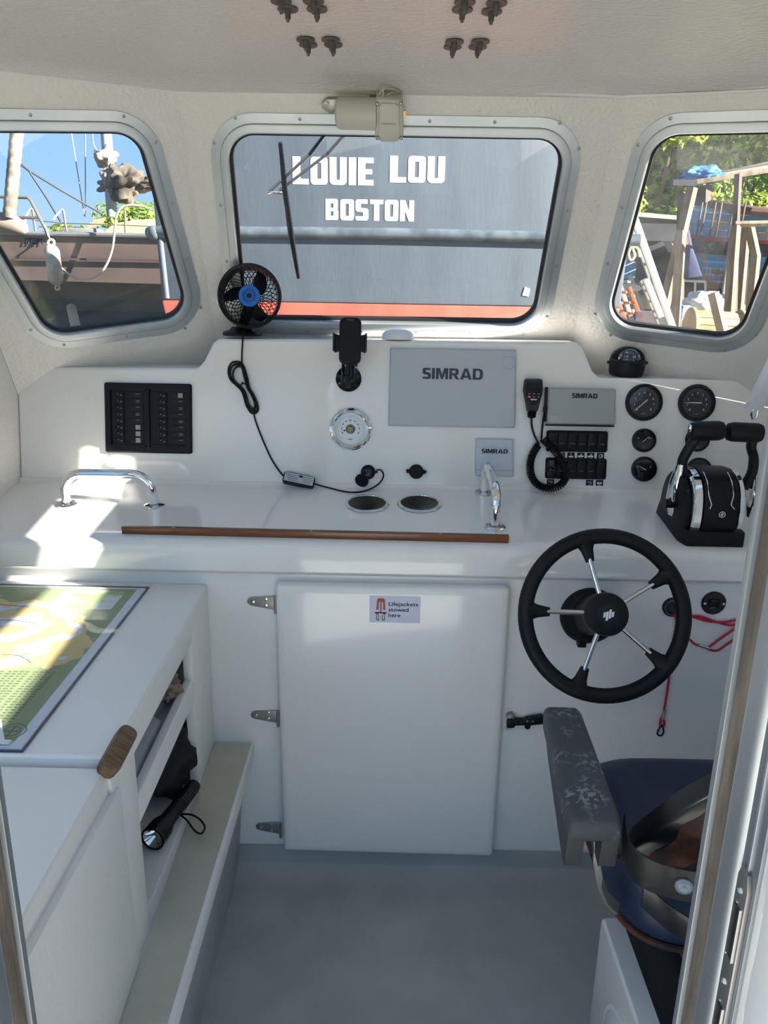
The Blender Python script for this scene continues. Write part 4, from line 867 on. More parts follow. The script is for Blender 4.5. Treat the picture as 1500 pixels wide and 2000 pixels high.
# ================================================================== HELM SEAT
hs = thing('helm_seat', 'navy helm seat with black shell back and worn grey armrest', 'seat', T(.62, 1.1, ZF)); IH = T(-.62, -1.1, -ZF)
pd = thing('seat_pedestal', 'white box pedestal under the helm seat with a round hatch', 'pedestal', T(.68, 1.0, ZF)); IP = T(-.68, -1.0, -ZF)
MB().box((.705, .975, .05), (.55, .52, .30)).build('box', gel, pd, IP, bevel=.012, seg=3)
MB().lathe([(.090, 0), (.090, .005), (.082, .009), (.0001, .010)], 44, frame((.430, 1.045, .045), (0, -1, 0), (0, 0, 1))).build('round_hatch', whitep, pd, IP)
MB().lathe([(.098, 0), (.098, .004), (.090, .005)], 44, frame((.430, 1.045, .045), (0, -1, 0), (0, 0, 1))).build('hatch_ring', lockw, pd, IP)
b = MB(); rg = []
for k in range(9):
    z = .20+.017*k; g_ = .012 if k % 2 else 0
    rg.append([(p.x, p.y, z) for p in rrect(.31-g_*2-.02*k*.4, .34-g_*2, .05, 4, .625, 1.08)])
b.loft(rg).build('suspension_bellows', rub, hs, IH, smooth=60)
MB().box((.62, 1.08, .345), (.26, .36, .02)).build('seat_frame', rust, hs, IH, bevel=.003)
# cushion: saddle with raised sides
rg = []; NS = 72
def sup(k, z, dz=0): return [(.632+.240*k*math.copysign(abs(cos(t))**.45, cos(t)), 1.215+.218*k*math.copysign(abs(sin(t))**.45, sin(t)), z+dz*(abs(cos(t))**2)) for t in [2*pi*i/NS for i in range(NS)]]
for k, z, dz in ((.02, .345, 0), (.80, .345, 0), (.93, .350, 0), (.985, .364, 0), (1.0, .385, .004), (.985, .408, .008), (.94, .430, .012), (.86, .446, .014), (.74, .452, .012), (.55, .446, .006), (.3, .440, .002), (.02, .438, 0)): rg.append(sup(k, z, dz))
MB().loft(rg).build('cushion', navy, hs, IH, smooth=70)
MB().tube(sup(.975, .352), .0062, 8, closed=True).build('pan_edge', rust, hs, IH)
# back shell
def back(v, h, thick):
    t = v; xw = .285*(1-.52*h)*(1-max(0, h)**7*.75)
    return V((.655+xw*t, .975-.05*h+.075*t*t*(1-.2*h)-thick, .505+.235*h))
def shell(thick, ext=1.0, h0=0, h1=.98):
    return [[back(-1+2*i/24, h0+(h1-h0)*j/16, thick)*1.0 for i in range(25)] for j in range(17)]
o_, i_ = shell(.022), shell(-.020)
vs_ = [p for r_ in o_ for p in r_]+[p for r_ in i_ for p in r_]; fs_ = []; n_ = 17*25
for j in range(16):
    for i in range(24): a = j*25+i; fs_ += [(a, a+1, a+26, a+25), (n_+a+25, n_+a+26, n_+a+1, n_+a)]
bd = list(range(25))+[25*(j+1)-1 for j in range(1, 17)]+[16*25+i for i in range(23, -1, -1)]+[25*j for j in range(15, 0, -1)]
for k in range(len(bd)): a, c = bd[k], bd[(k+1) % len(bd)]; fs_.append((a, c, n_+c, n_+a))
MB().add(vs_, fs_).build('back_shell', bshell, hs, IH, bevel=.008, seg=3, smooth=50)
# rusty band pressed in the rear of the shell
MB().loft([[tuple(back(v_+.06*noise.noise(V((h_*6, v_*3, 0))), h_, .0235)) for h_ in [.06+.86*i/20 for i in range(21)]] for v_ in (-.90, -.82, -.70)], closed=False).build('rust_band', rust, hs, IH)
MB().loft([[tuple(back(v_, h_, .0240)) for h_ in [.06+.86*i/20 for i in range(21)]] for v_ in (-.62, -.60)], closed=False).build('pressed_ridge', mat('scuffed_steel', srgb(96, 90, 84), .5, metal=.5), hs, IH)
MB().loft([[tuple(back(-.9+1.8*i/24, hh, -.021)) for i in range(25)] for hh in (.05, .3, .6, .85)], closed=False).build('back_cushion', navy, hs, IH)
# wrap-round bracket with its bolt
pth = smoothpath([V((.372, 1.015, .575)), V((.370, .985, .560)), V((.383, .955, .553)), V((.420, .936, .549)), V((.48, .925, .547)), V((.56, .915, .545)), V((.66, .912, .545))], 6)
b = MB(); b.loft([[p+V((0, -.002, .027)), p+V((0, .004, .027)), p+V((0, .004, -.027)), p+V((0, -.002, -.027))] for p in pth]); b.build('back_bracket', mat('bracket_black', srgb(34, 32, 30), .45, var=srgb(70, 60, 52), vscale=40, vlo=.6, vhi=.75), hs, IH, bevel=.001)
bo = V((.439, .929, .549)); MB().lathe([(.013, 0), (.013, .003), (.010, .006), (.006, .0075), (.0001, .006)], 20, frame(bo, (1, -.25, 0), (0, 0, 1))).build('bolt', mat('zinc_bolt', srgb(150, 156, 164), .5, metal=.5), hs, IH)
pth = [V((.395, .965, .50)), V((.44, .945, .47)), V((.52, .93, .43)), V((.60, .925, .40))]
MB().loft([[p+V((0, -.003, .022)), p+V((0, .004, .022)), p+V((0, .004, -.022)), p+V((0, -.003, -.022))] for p in smoothpath(pth, 4)]).build('back_hinge_bar', bshell, hs, IH, bevel=.001)
# armrest
af, an = 1.312, .980
def arm_ring(y, x0, x1, z1, z0): return [(p.x, y, p.y) for p in rrect(x1-x0, z1-z0, .012, 4, (x0+x1)/2, (z0+z1)/2)]
b = MB()
b.loft([arm_ring(af, .308, .362, .608, .585), arm_ring(af-.004, .301, .368, .616, .577), arm_ring(af-.02, .298, .369, .620, .572), arm_ring(1.15, .288, .363, .623, .572), arm_ring(an+.02, .278, .358, .622, .576), arm_ring(an+.004, .279, .357, .616, .578), arm_ring(an, .284, .352, .610, .584)])
ar_ = b.build('armrest_pad', armm, hs, IH, smooth=50)
for x0, x1 in ((.2785, .305), (.331, .3575)):
    b = MB(); yz = rquad([(1.27, .590), (1.20, .566), (1.03, .527), (.990, .524), (.981, .60)], .006, 3)
    b.loft([[(x+.062*(p.x-.98), p.x, p.y) for p in yz] for x in (x0, x1)]); b.build('armrest_skirt', mat('armrest_grey', srgb(60, 62, 62), .55, bump=.1, bscale=300) if x0 < .3 else bpy.data.materials['armrest_grey'], ar_, bevel=.005)
MB().cyl((.300, 1.04, .548), (.338, 1.04, .548), .008, .008, 12).build('pivot_spring', amber, ar_)
MB().box((.320, 1.06, .556), (.030, .08, .018)).build('pivot_block', bshell, ar_, bevel=.002)
b = MB(); b.loft([[p+V((0, 0, .012)), p+V((.006, 0, .012)), p+V((.006, 0, -.012)), p+V((0, 0, -.012))] for p in (V((.330, 1.03, .55)), V((.333, 1.02, .52)), V((.345, 1.02, .47)), V((.362, 1.03, .43)), V((.385, 1.04, .40)))]); b.build('armrest_link', steeld, hs, IH, bevel=.001)
# ================================================================== CEILING AND WINDSCREEN FITTINGS
b0 = None; boltm = mat('weathered_bolt_steel', srgb(86, 85, 82), .5, metal=.3)
BOLTS = [('left foursome nearest the windscreen', [(597, 77), (602, 87), (646, 77), (651, 87)]), ('right foursome nearest the windscreen', [(888, 81), (884, 91), (938, 81), (933, 91)]), ('left foursome at the picture top', [(549, 1), (562, 17), (612, 1), (619, 17)]), ('right foursome at the picture top', [(908, 3), (903, 18), (970, 5), (960, 22)])]
for gname, pts in BOLTS:
    for (px, py), wh in zip(pts, ('upper left', 'lower left', 'upper right', 'lower right')):
        p = aZ(px, py, ZC-.002)
        if b0 is None:
            b0 = thing('ceiling_bolt', '', 'bolt')
            MB().lathe([(.0001, -.0026), (.0165, -.0026), (.0172, -.0012), (.0165, 0)], 24).build('washer', boltm, b0)
            MB().lathe([(.0001, -.0195), (.0024, -.019), (.0032, -.0155), (.0046, -.0145), (.0052, -.0025)], 14).build('nut', boltm, b0)
            o = b0
        else: o = copytree(b0)
        o.matrix_world = T(*p); o['label'] = wh+' steel ceiling bolt of the '+gname; o['group'] = 'ceiling bolts, '+gname
# mini trunking along the top of the windscreen
pts = [FC @ (on(FC, 790, 172)+V((0, 0, .004))), FC @ (on(FC, 1000, 178)+V((0, 0, .004))), FC @ (on(FC, 1216, 187)+V((0, 0, .006))), FR @ (on(FR, 1225, 186)+V((0, 0, .006))), FR @ (on(FR, 1380, 181)+V((0, 0, .004))), FR @ (on(FR, 1520, 174)+V((0, 0, .004)))]
tag(MB().tube(pts, .0032, 6).build('white_cable', whitep), 'thin white cable run along the top of the windscreen', 'cable')
# wiper motor
def fc(px, py, l=0): p = on(FC, px, py, l); return V((p.x, p.y, l))
wm = thing('wiper_motor', 'beige wiper motor and gearbox above the centre windscreen', 'wiper motor', FC)
P = [fc(629, 199, .006), fc(640, 190, .006), fc(662, 190, .006), fc(662, 205, .006), fc(650, 219, .006), fc(645, 219, .006), fc(629, 206, .006)]
MB().prism([p.to_2d() for p in P], .002, .022).build('bracket', steeld, wm, bevel=.001)
MB().sphere(tuple(fc(639, 201, .022)), .004, 8).build('bracket_screw', steel, wm)
a, c = fc(655, 221, .035), fc(735, 223, .035); ms = MB().tube([a, a+(c-a)*.04, a+(c-a)*.12, c], [.018, .030, .0335, .0335], 22); ms.build('motor_can', beige, wm)
q = [fc(732, 268, .06).to_2d(), fc(745, 279, .06).to_2d(), fc(775, 279, .06).to_2d(), fc(788, 268, .06).to_2d(), fc(787, 194, .06).to_2d(), fc(734, 190, .06).to_2d()]
MB().loft([[(p.x, p.y, z) for p in rquad(offquad(q, d_), .006, 4)] for d_, z in ((0, .0), (0, .052), (-.002, .060), (-.004, .062))]).build('gearbox', beige, wm, smooth=50)
MB().loft([[(p.x, p.y, z) for p in rquad(offquad(q, d_), .010, 4)] for d_, z in ((-.008, .061), (-.009, .067), (-.011, .068))]).build('gearbox_lid', beige, wm, smooth=50)
for px, py in ((737, 202), (783, 201), (737, 268), (784, 268)): MB().lathe([(.0001, .066), (.002, .066), (.0038, .068), (.0042, .060)], 10, T(*fc(px, py, .06).to_2d(), 0)).build('screw', steeld, wm)
text('maker_print', 'wetfone', .005, mat('grey_print', srgb(120, 120, 112), .5), wm, T(*fc(759, 239, .06).to_2d(), .0682), wd=.032, ext=.0003)
MB().box(tuple(fc(790, 222, .04)), (.006, .014, .008)).build('terminal', brass, wm)
for k, pts in enumerate((((740, 190, .04), (745, 178, .05), (757, 172, .045), (778, 178, .02), (786, 182, .006)), ((748, 191, .05), (748, 172, .055), (744, 168, .04), (742, 190, .03)), ((752, 190, .04), (762, 182, .04), (776, 180, .02), (786, 180, .006)))):
    MB().tube(smoothpath([fc(*p) for p in pts], 6), .0014, 6).build('wire', beige, wm)
MB().prism([fc(*p, .004).to_2d() for p in ((722, 196), (776, 196), (776, 186), (722, 186))], .001, .012).build('mount_bar', steeld, wm)
# wiper outside the glass
wi = thing('windscreen_wiper', 'black twin arm wiper resting outside the centre windscreen', 'wiper', FC)
def wl(px, py, l): return fc(px, py, l)
for (a, c, e) in (((652, 240), (604, 302), (524, 376)), ((700, 232), (640, 300), (546, 372))):
    MB().tube([wl(*a, -.055), wl(*c, -.045)], .0075, 8, sx=.6).build('arm_root', blkg, wi)
    MB().tube([wl(*c, -.045), wl(*e, -.035)], .0036, 8).build('arm', steeld, wi)
MB().box(tuple((wl(524, 376, -.035)+wl(556, 376, -.035))/2), (.047, .008, .006)).build('link', steel, wi, bevel=.001)
MB().tube([wl(547, 278, -.026), wl(556, 370, -.024), wl(568, 455, -.024), wl(583, 543, -.026)], [.006, .008, .0085, .0055], 8, sx=.9).build('blade', blkg, wi)
MB().tube([wl(554, 345, -.032), wl(561, 400, -.032)], .0055, 8).build('blade_clip', blk, wi)
# bracket arm at the right edge
a, c = aY(1470, 800, 1.92), aY(1520, 700, 1.86); FBA = frame(a, c-a, (0, -1, .2))
ba_ = thing('stay_bar', 'white square stay bar with a steel hook by the right wall', 'stay bar', FBA)
MB().box((.10, 0, 0), (.2, .030, .034)).build('bar', whitep, ba_, bevel=.003)
I_ = FBA.inverted()
MB().tube(smoothpath([I_ @ aY(*p, 1.905) for p in ((1476, 795), (1468, 806), (1470, 818), (1477, 815), (1480, 802))], 5), .003, 8).build('hook', chrome, ba_)
# ================================================================== OUTSIDE
ZG = -.9
gr = mat('boatyard_ground', srgb(132, 124, 104), .9, var=srgb(108, 116, 74), vscale=1.3, bump=.4, bscale=20)
struct(MB().box((0, 30, ZG-.1), (160, 160, .2)).build('ground', gr, smooth=0))
# --- the stern of the lettered boat
hullm = mat('grey_blue_hull_paint', srgb(82, 92, 103), .6, var=srgb(73, 82, 92), vscale=3, stretch=(1.5, 1, .35), vdet=8, bump=.05, bscale=40)
hullr = mat('salmon_antifouling', srgb(186, 88, 70), .6, var=srgb(170, 78, 62), vscale=5, stretch=(2, 1, .3))
YT = 3.9
sb = thing('wooden_boat_stern', 'grey blue boat stern with large white lettering filling the windscreen', 'boat', T(0, YT, 0)); IT = T(0, -YT, 0)
def sec(z0, z1, w0, w1, dy): return [(-w0-.02, YT+dy, z0), (w0-.02, YT+dy, z0), (w1-.02, YT+dy, z1), (-w1-.02, YT+dy, z1)]
MB().loft([sec(1.303, 2.9, 1.125, 1.165, 0), sec(1.303, 2.9, 1.20, 1.24, 1.2), sec(1.30, 2.9, 1.1, 1.2, 2.4)]).build('topsides', hullm, sb, IT, bevel=.012)
MB().loft([sec(.78, 1.303, 1.03, 1.125, 0), sec(.70, 1.303, 1.05, 1.20, 1.2), sec(.70, 1.30, .9, 1.1, 2.4)]).build('bottom', hullr, sb, IT, bevel=.012)
MB().hexa([(-.35, YT+.3, ZG+.01), (.35, YT+.3, ZG+.01), (.9, YT+.05, .785), (-.9, YT+.05, .785), (-.35, YT+2.3, ZG+.01), (.35, YT+2.3, ZG+.01), (.8, YT+2.35, .72), (-.8, YT+2.35, .72)][:4][::1]+[(-.35, YT+2.3, ZG+.01), (.35, YT+2.3, ZG+.01), (.8, YT+2.35, .72), (-.8, YT+2.35, .72)]).build('keel', mat('dark_keel', srgb(70, 52, 50), .8), sb, IT)
rl = mat('rub_rail_paint', srgb(92, 102, 110), .3, var=srgb(72, 80, 88), vscale=12)
MB().tube([(-1.19+.0, YT+.02, 1.613), (-1.15, YT-.004, 1.617), (-.7, YT-.004, 1.622), (0, YT-.004, 1.626), (.7, YT-.004, 1.622), (1.16, YT-.004, 1.616)], .028, 14).build('rub_rail', rl, sb, IT)
MB().sphere((-1.160, YT-.004, 1.613), .034, 14).build('rail_knuckle', rl, sb, IT)
MB().tube([(-1.135, YT+.004, 1.60), (-1.120, YT+.004, 1.31)], .016, 12).build('corner_post', hullm, sb, IT)
def glyphs():
    g = {}
    g['L'] = [[(0, 0), (.62, 0), (.62, .20), (.30, .20), (.30, 1), (0, 1)]]
    g['I'] = [[(0, 0), (.28, 0), (.28, 1), (0, 1)]]
    g['E'] = [[(0, 0), (.60, 0), (.60, .20), (.28, .20), (.28, .40), (.55, .40), (.55, .58), (.28, .58), (.28, .80), (.60, .80), (.60, 1), (0, 1)]]
    g['U'] = [[(0, .12), (.06, .03), (.14, 0), (.52, 0), (.60, .03), (.66, .12), (.66, 1), (.40, 1), (.40, .22), (.38, .18), (.28, .18), (.26, .22), (.26, 1), (0, 1)]]
    g['T'] = [[(.19, 0), (.45, 0), (.45, .80), (.64, .80), (.64, 1), (0, 1), (0, .80), (.19, .80)]]
    g['N'] = [[(0, 0), (.24, 0), (.24, .52), (.44, 0), (.68, 0), (.68, 1), (.44, 1), (.44, .48), (.24, 1), (0, 1)]]
    g['S'] = [[(0, .06), (.06, 0), (.54, 0), (.62, .08), (.62, .50), (.54, .58), (.26, .60), (.25, .80), (.58, .80), (.58, 1), (.08, 1), (0, .92), (0, .50), (.08, .42), (.36, .40), (.37, .20), (0, .20)]]
    return g
GL = glyphs()
def letter(chr_, x, z, h, wk):
    m = MB(); F = frame((x, YT, z), (1, 0, 0), (0, 0, 1)); s_ = h
    if chr_ == 'O':
        o_ = [p*s_ for p in rquad([(0, 0), (.66*wk, 0), (.66*wk, 1), (0, 1)], .13, 4)]; i_ = [p*s_ for p in rquad([(.25*wk, .20), (.41*wk, .20), (.41*wk, .80), (.25*wk, .80)], .04, 4)]; m.ring(o_, i_, -.002, .0015, F); wd = .66
    elif chr_ == 'B':
        # right-hand bowls and a stem with two slots
        for poly in ([(0, 0), (.25, 0), (.25, 1), (0, 1)], [(.25, .80), (.58, .80), (.58, 1), (.25, 1)], [(.25, 0), (.58, 0), (.58, .2), (.25, .2)], [(.25, .42), (.58, .42), (.58, .58), (.25, .58)]): m.prism([V(p)*s_ for p in poly], -.002, .0015, F)
        m.prism([V(p)*s_ for p in [(.40, .1), (.58, 0), (.64, .08), (.64, .44), (.58, .50), (.40, .5)]], -.002, .0016, F); m.prism([V(p)*s_ for p in [(.40, .5), (.58, .50), (.62, .56), (.62, .92), (.56, 1), (.40, .9)]], -.002, .0017, F); wd = .64
    else:
        P_ = [V((p[0]*wk, p[1])) for p in GL[chr_][0]]; m.prism([p*s_ for p in P_], -.002, .0015, F); wd = max(p[0] for p in GL[chr_][0])
    m.build('letter', white, sb, IT, smooth=0); return wd*wk*s_
x = aY(572, 360, YT).x
for w_, xs, xe, (yb, yt_) in (('LOUIE', 572, 729, (361, 307)), ('LOU', 761, 868, (357, 305)), ('BOSTON', 636, 808, (431, 390))):
    x0, x1 = aY(xs, yb, YT).x, aY(xe, yb, YT).x; zb, zt = aY((xs+xe)/2, yb, YT).z, aY((xs+xe)/2, yt_, YT).z; h = zt-zb
    wd = sum({'O': .66, 'B': .64}.get(c_, 0) or max(p[0] for p in GL[c_][0]) for c_ in w_)*h; gap = .085*h; k = (x1-x0-gap*(len(w_)-1))/wd; xx = x0
    for c_ in w_: xx += letter(c_, xx, zb, h, k)+gap
    
MB().prism([(0, 0), (.03, -.005), (.035, .03), (.01, .04)], 0, .003, frame(aY(1020, 577, YT), (1, 0, 0), (0, 0, 1))).build('paint_chip', white, sb, IT)
# --- yacht seen through the left window
YS = 7.5
def ay(px, py, dy=0): return aY(px, py, YS+dy)
tops = mat('maroon_brown_topsides', srgb(82, 71, 69), .35, var=srgb(96, 82, 77), vscale=1.2, stretch=(.5, 1, 2))
botm = mat('dark_bottom_paint', srgb(58, 58, 54), .7, var=srgb(74, 70, 60), vscale=4); botb = mat('blue_black_keel_paint', srgb(44, 56, 70), .7)
decks = mat('cream_deck', srgb(196, 180, 134), .5); sper = mat('grey_spar', srgb(136, 140, 142), .4)
ya = thing('sailing_yacht', 'brown hulled sailing yacht ashore with a cream cabin, seen through the left window', 'yacht', ay(150, 600).to_4d().to_3d() and T(*ay(150, 600))); IY = T(*(-ay(150, 600)))
X0, X1 = -7.2, -.6; zS, zW, zB, zK = ay(150, 462).z, ay(150, 553).z, ay(150, 580).z, ay(150, 606).z
def hs_(pts, n=12):
    out = []
    for i in range(n+1):
        t = i/n; x = X0+(X1-X0)*t; kk = min(1, .25+t*1.6)
        out.append([(x, YS+1.3-(1.3-dy)*kk, z+(.10*(1-t)**2 if z > zB else -.10*t*(1-t))) for dy, z in pts])
    return out
MB().loft(hs_([(0, zS), (.05, zW), (2.55, zW), (2.6, zS)])).build('topsides', tops, ya, IY)
MB().loft(hs_([(.05, zW), (.22, zB), (2.38, zB), (2.55, zW)])).build('waterline_band', botm, ya, IY)
MB().loft(hs_([(.22, zB), (.62, zK), (1.98, zK), (2.38, zB)])).build('underbody', botb, ya, IY)
MB().hexa([(-4.3, YS+1.15, ZG+.02), (-2.2, YS+1.15, ZG+.02), (-2.0, YS+1.15, zK), (-4.6, YS+1.15, zK), (-4.3, YS+1.45, ZG+.02), (-2.2, YS+1.45, ZG+.02), (-2.0, YS+1.45, zK), (-4.6, YS+1.45, zK)]).build('keel', botb, ya, IY)
MB().tube([(X0, YS+.0, zS+.10), (-4, YS-.02, zS+.02), (X1, YS-.02, zS+.01)], .022, 8).build('toe_rail', mat('toe_rail_grey', srgb(120, 122, 126), .4, metal=.4), ya, IY)
MB().box((-2.6, YS-.003, zS-.20), (4.6, .02, .018)).build('cove_line', mat('cove_line_dark', srgb(66, 50, 52), .5), ya, IY)
text('sail_number', '192M', .055, inkd, ya, IY @ frame(ay(66, 471, -.006), (1, 0, 0), (0, 0, 1)), off=.01, ext=.002)
cb = [ay(155, 455).to_2d() for _ in (0,)]
cpts = [ay(*p) for p in ((140, 457), (168, 444), (188, 428), (230, 421), (300, 417), (330, 417), (330, 460))]
MB().loft([[(p.x, YS+.45+d_, p.z) for p in cpts] for d_ in (0, .06, 1.5)]).build('cabin_trunk', decks, ya, IY, bevel=.03, seg=3)
for k in range(4): MB().tube([ay(165+6*k, 447-5*k, .44), ay(200+2*k, 438-4*k, .44)], .010, 5).build('cabin_rib', mat('rib_tan', srgb(170, 156, 118), .6) if k == 0 else bpy.data.materials['rib_tan'], ya, IY)  # ribs a little darker than the cream trunk
MB().box(tuple(ay(160, 452, .3)), (.35, .2, .05)).build('deck_hatch', mat('grey_hatch', srgb(122, 124, 122), .5), ya, IY, bevel=.01)
MB().tube([ay(219, 424, 1.0), ay(203, 200, 1.0)], .055, 14).build('mast', sper, ya, IY)
MB().tube([ay(130, 200, 1.0), ay(165, 423, 1.0)], .006, 5).build('shroud', steeld, ya, IY); MB().tube([ay(166, 200, 1.0), ay(167, 423, 1.0)], .006, 5).build('shroud', steeld, ya, IY)
MB().tube(smoothpath([ay(*p, .9) for p in ((181, 255), (182, 278), (190, 295), (200, 293))], 4), .005, 5).build('halyard', steeld, ya, IY)
sc = mat('lit_mottled_canvas', srgb(112, 104, 92), .85, var=srgb(60, 54, 46), vscale=3.2, bump=.6, bscale=8)  # darker canvas with lit bits mottled into its colour
def cloth(nm, px, py, r, sc_, amp, f, m_, sd_):
    o = blob(nm, m_, (0, 0, 0), r, sc_, amp, f, ya, 30, sd_); o.matrix_local = IY @ T(*ay(px, py, .95)); return o
cloth('sail_cover', 243, 357, .235, (1.0, .5, .62), .75, 1.5, sc, 4); cloth('sail_cover_end', 283, 358, .13, (1.3, .5, .45), .6, 2.2, sc, 7)
cloth('sail_cover_collar', 207, 309, .10, (1.0, .8, 1.0), .55, 1.8, mat('pale_canvas', srgb(140, 132, 120), .85), 2); cloth('sail_cover_fold', 213, 348, .12, (.55, .5, 1.1), .5, 2.0, bpy.data.materials['pale_canvas'], 3)
fs2 = MB(); pp = [ay(18+20*t, 425-225*t, -.2) for t in [i/60 for i in range(61)]]; fs2.tube(pp, [.054+.005*((i % 5)/5) for i in range(61)], 12); fs2.build('furled_sail', mat('furled_canvas', srgb(140, 132, 120), .8, var=srgb(100, 92, 82), vscale=8), ya, IY)
MB().tube([ay(42, 322, -.2), ay(56, 333, 0), ay(120, 372, .4), ay(200, 418, .9)], .012, 6).build('stay_rope', mat('dark_rope', srgb(52, 58, 64), .7), ya, IY)
MB().tube([ay(56, 333, 0), ay(90, 385, .1), ay(118, 432, .3)], .010, 6).build('stay_rope', bpy.data.materials['dark_rope'], ya, IY)
rlm = mat('rail_steel', srgb(120, 114, 106), .4, metal=.6)
for pts in (((-40, 383), (54, 386), (60, 392), (96, 462)), ((-40, 425), (76, 425))): MB().tube([ay(*p, -.02) for p in pts], .014, 8).build('pulpit_rail', rlm, ya, IY)
for pts in (((70, 460), (63, 408)), ((130, 452), (123, 410)), ((245, 456), (243, 405))): MB().tube([ay(*p, .1) for p in pts], .011, 6).build('stanchion', rlm, ya, IY)
for pts in (((63, 430), (123, 436), (243, 440), (330, 444)), ((76, 443), (130, 443), (160, 444))): MB().tube([ay(*p, .1) for p in pts], .005, 5).build('guard_wire', rlm, ya, IY)
MB().tube(smoothpath([ay(*p, .1) for p in ((48, 440), (52, 420), (62, 407))], 4), .010, 6).build('hoop', whitep, ya, IY); MB().tube(smoothpath([ay(*p, .1) for p in ((105, 428), (112, 418), (123, 409))], 4), .010, 6).build('hoop', whitep, ya, IY)
an_ = MB().tube([ay(0, 433, -.15), ay(30, 440, -.15), ay(46, 448, -.15), ay(52, 456, -.15)], [.085, .085, .06, .02], 12); an_.build('bow_fender', mat('grey_cover', srgb(128, 118, 106), .7), ya, IY)
# its mooring rope and fender
MB().tube(smoothpath([ay(*p, -.12) for p in ((118, 522), (135, 536), (160, 545), (185, 541), (205, 522), (219, 487), (224, 448), (228, 420), (238, 405), (256, 401), (285, 404))], 6), .011, 8).build('mooring_rope', mat('white_rope', srgb(170, 162, 144), .7), ya, IY)
fd = thing('boat_fender', 'long off white fender hanging against the yacht side', 'fender', T(*ay(107, 515, -.17)))
IFD = T(*(-ay(107, 515, -.17))); pts = [ay(*p, -.17) for p in ((100, 477), (100, 481), (101, 489), (109, 546), (111, 553), (112, 558))]
MB().tube(pts, [.020, .048, .066, .066, .050, .018], 16).build('body', mat('fender_white', srgb(176, 168, 154), .5, var=srgb(140, 130, 116), vscale=6), fd, IFD)
MB().tube([ay(100+6*cos(t), 474+6*sin(t), -.17) for t in [2*pi*i/14 for i in range(14)]], .012, 6, closed=True).build('eye', bpy.data.materials['fender_white'], fd, IFD)
MB().tube([ay(112+4*cos(t), 562+4*sin(t), -.17) for t in [2*pi*i/14 for i in range(14)]], .010, 6, closed=True).build('eye', bpy.data.materials['fender_white'], fd, IFD)
MB().tube([ay(95, 462, -.05), ay(88, 440, -.02)][::-1]+[ay(99, 470, -.16)], .008, 6).build('lanyard', bpy.data.materials['white_rope'], fd, IFD)
tag(MB().tube([ay(139, 600, .1), ay(158, 680, -.3), V((ay(172, 760, -.5).x, YS-.5, ZG))], .045, 10).build('shore_prop', mat('pale_timber', srgb(150, 138, 116), .8)), 'pale timber prop leaning under the yacht hull', 'prop')
# --- foliage helper
def leafmat(n, c1, c2):
    m = mat(n, c1, .55, var=c2, vscale=2.5, vlo=.35, vhi=.65); nt = m.node_tree; b = nt.nodes['Principled BSDF']; o = [x for x in nt.nodes if x.type == 'OUTPUT_MATERIAL'][0]
    r = [x for x in nt.nodes if x.type == 'VALTORGB'][0]; t = nt.nodes.new('ShaderNodeBsdfTranslucent'); x = nt.nodes.new('ShaderNodeMixShader'); x.inputs[0].default_value = .45
    nt.links.new(r.outputs[0], t.inputs[0]); nt.links.new(b.outputs[0], x.inputs[1]); nt.links.new(t.outputs[0], x.inputs[2]); nt.links.new(x.outputs[0], o.inputs[0]); return m
lf1 = leafmat('leaf_green', srgb(132, 158, 50), srgb(186, 196, 84)); lf2 = leafmat('leaf_dark', srgb(104, 134, 46), srgb(158, 176, 72)); brk = mat('bark', srgb(92, 78, 64), .9)
def foliage(name, label, c, rad, n, leaf, m, cat='tree', seed=0, trunk=True, group=None):
    rn = random.Random(seed); r = thing(name, label, cat, T(c[0], c[1], ZG), group); vs_, fs_ = [], []
    cl = [(V((rn.gauss(0, .5), rn.gauss(0, .5), rn.gauss(0, .5))), rn.uniform(.22, .42)) for _ in range(34)]
    for _ in range(n):
        q, rq = rn.choice(cl); d_ = V((rn.gauss(0, 1), rn.gauss(0, 1), rn.gauss(0, 1))).normalized(); p = q+d_*rq*rn.uniform(.75, 1.05)
        p = V((p.x*rad[0], p.y*rad[1], c[2]-ZG+p.z*rad[2])); nn = (d_+V((rn.gauss(0, .5), rn.gauss(0, .5), rn.gauss(0, .5)+.3))).normalized()
        u = nn.orthogonal().normalized(); u = (u*cos(a_l := rn.uniform(0, 6.28))+nn.cross(u)*sin(a_l)); v = nn.cross(u); s_ = leaf*rn.uniform(.6, 1.3); o = len(vs_)
        vs_ += [p-u*s_, p+v*s_*.45+nn*s_*.1, p+u*s_, p-v*s_*.45+nn*s_*.1]; fs_.append((o, o+1, o+2, o+3))
    me = bpy.data.meshes.new('foliage'); me.from_pydata([tuple(p) for p in vs_], [], fs_); obj('foliage', me, m, r, kind='stuff')
    if trunk:
        MB().tube([(0, 0, 0), (.05, .05, (c[2]-ZG)*.5), (0, .1, c[2]-ZG)], [.16, .12, .05], 8).build('trunk', brk, r)
        for k in range(4):
            a = 1.6*k; MB().tube([(.03, .05, (c[2]-ZG)*.5), (cos(a)*rad[0]*.4, sin(a)*rad[1]*.4, (c[2]-ZG)*.9), (cos(a)*rad[0]*.7, sin(a)*rad[1]*.6, c[2]-ZG+rad[2]*.3)], [.07, .05, .02], 6).build('branch', brk, r)
    return r
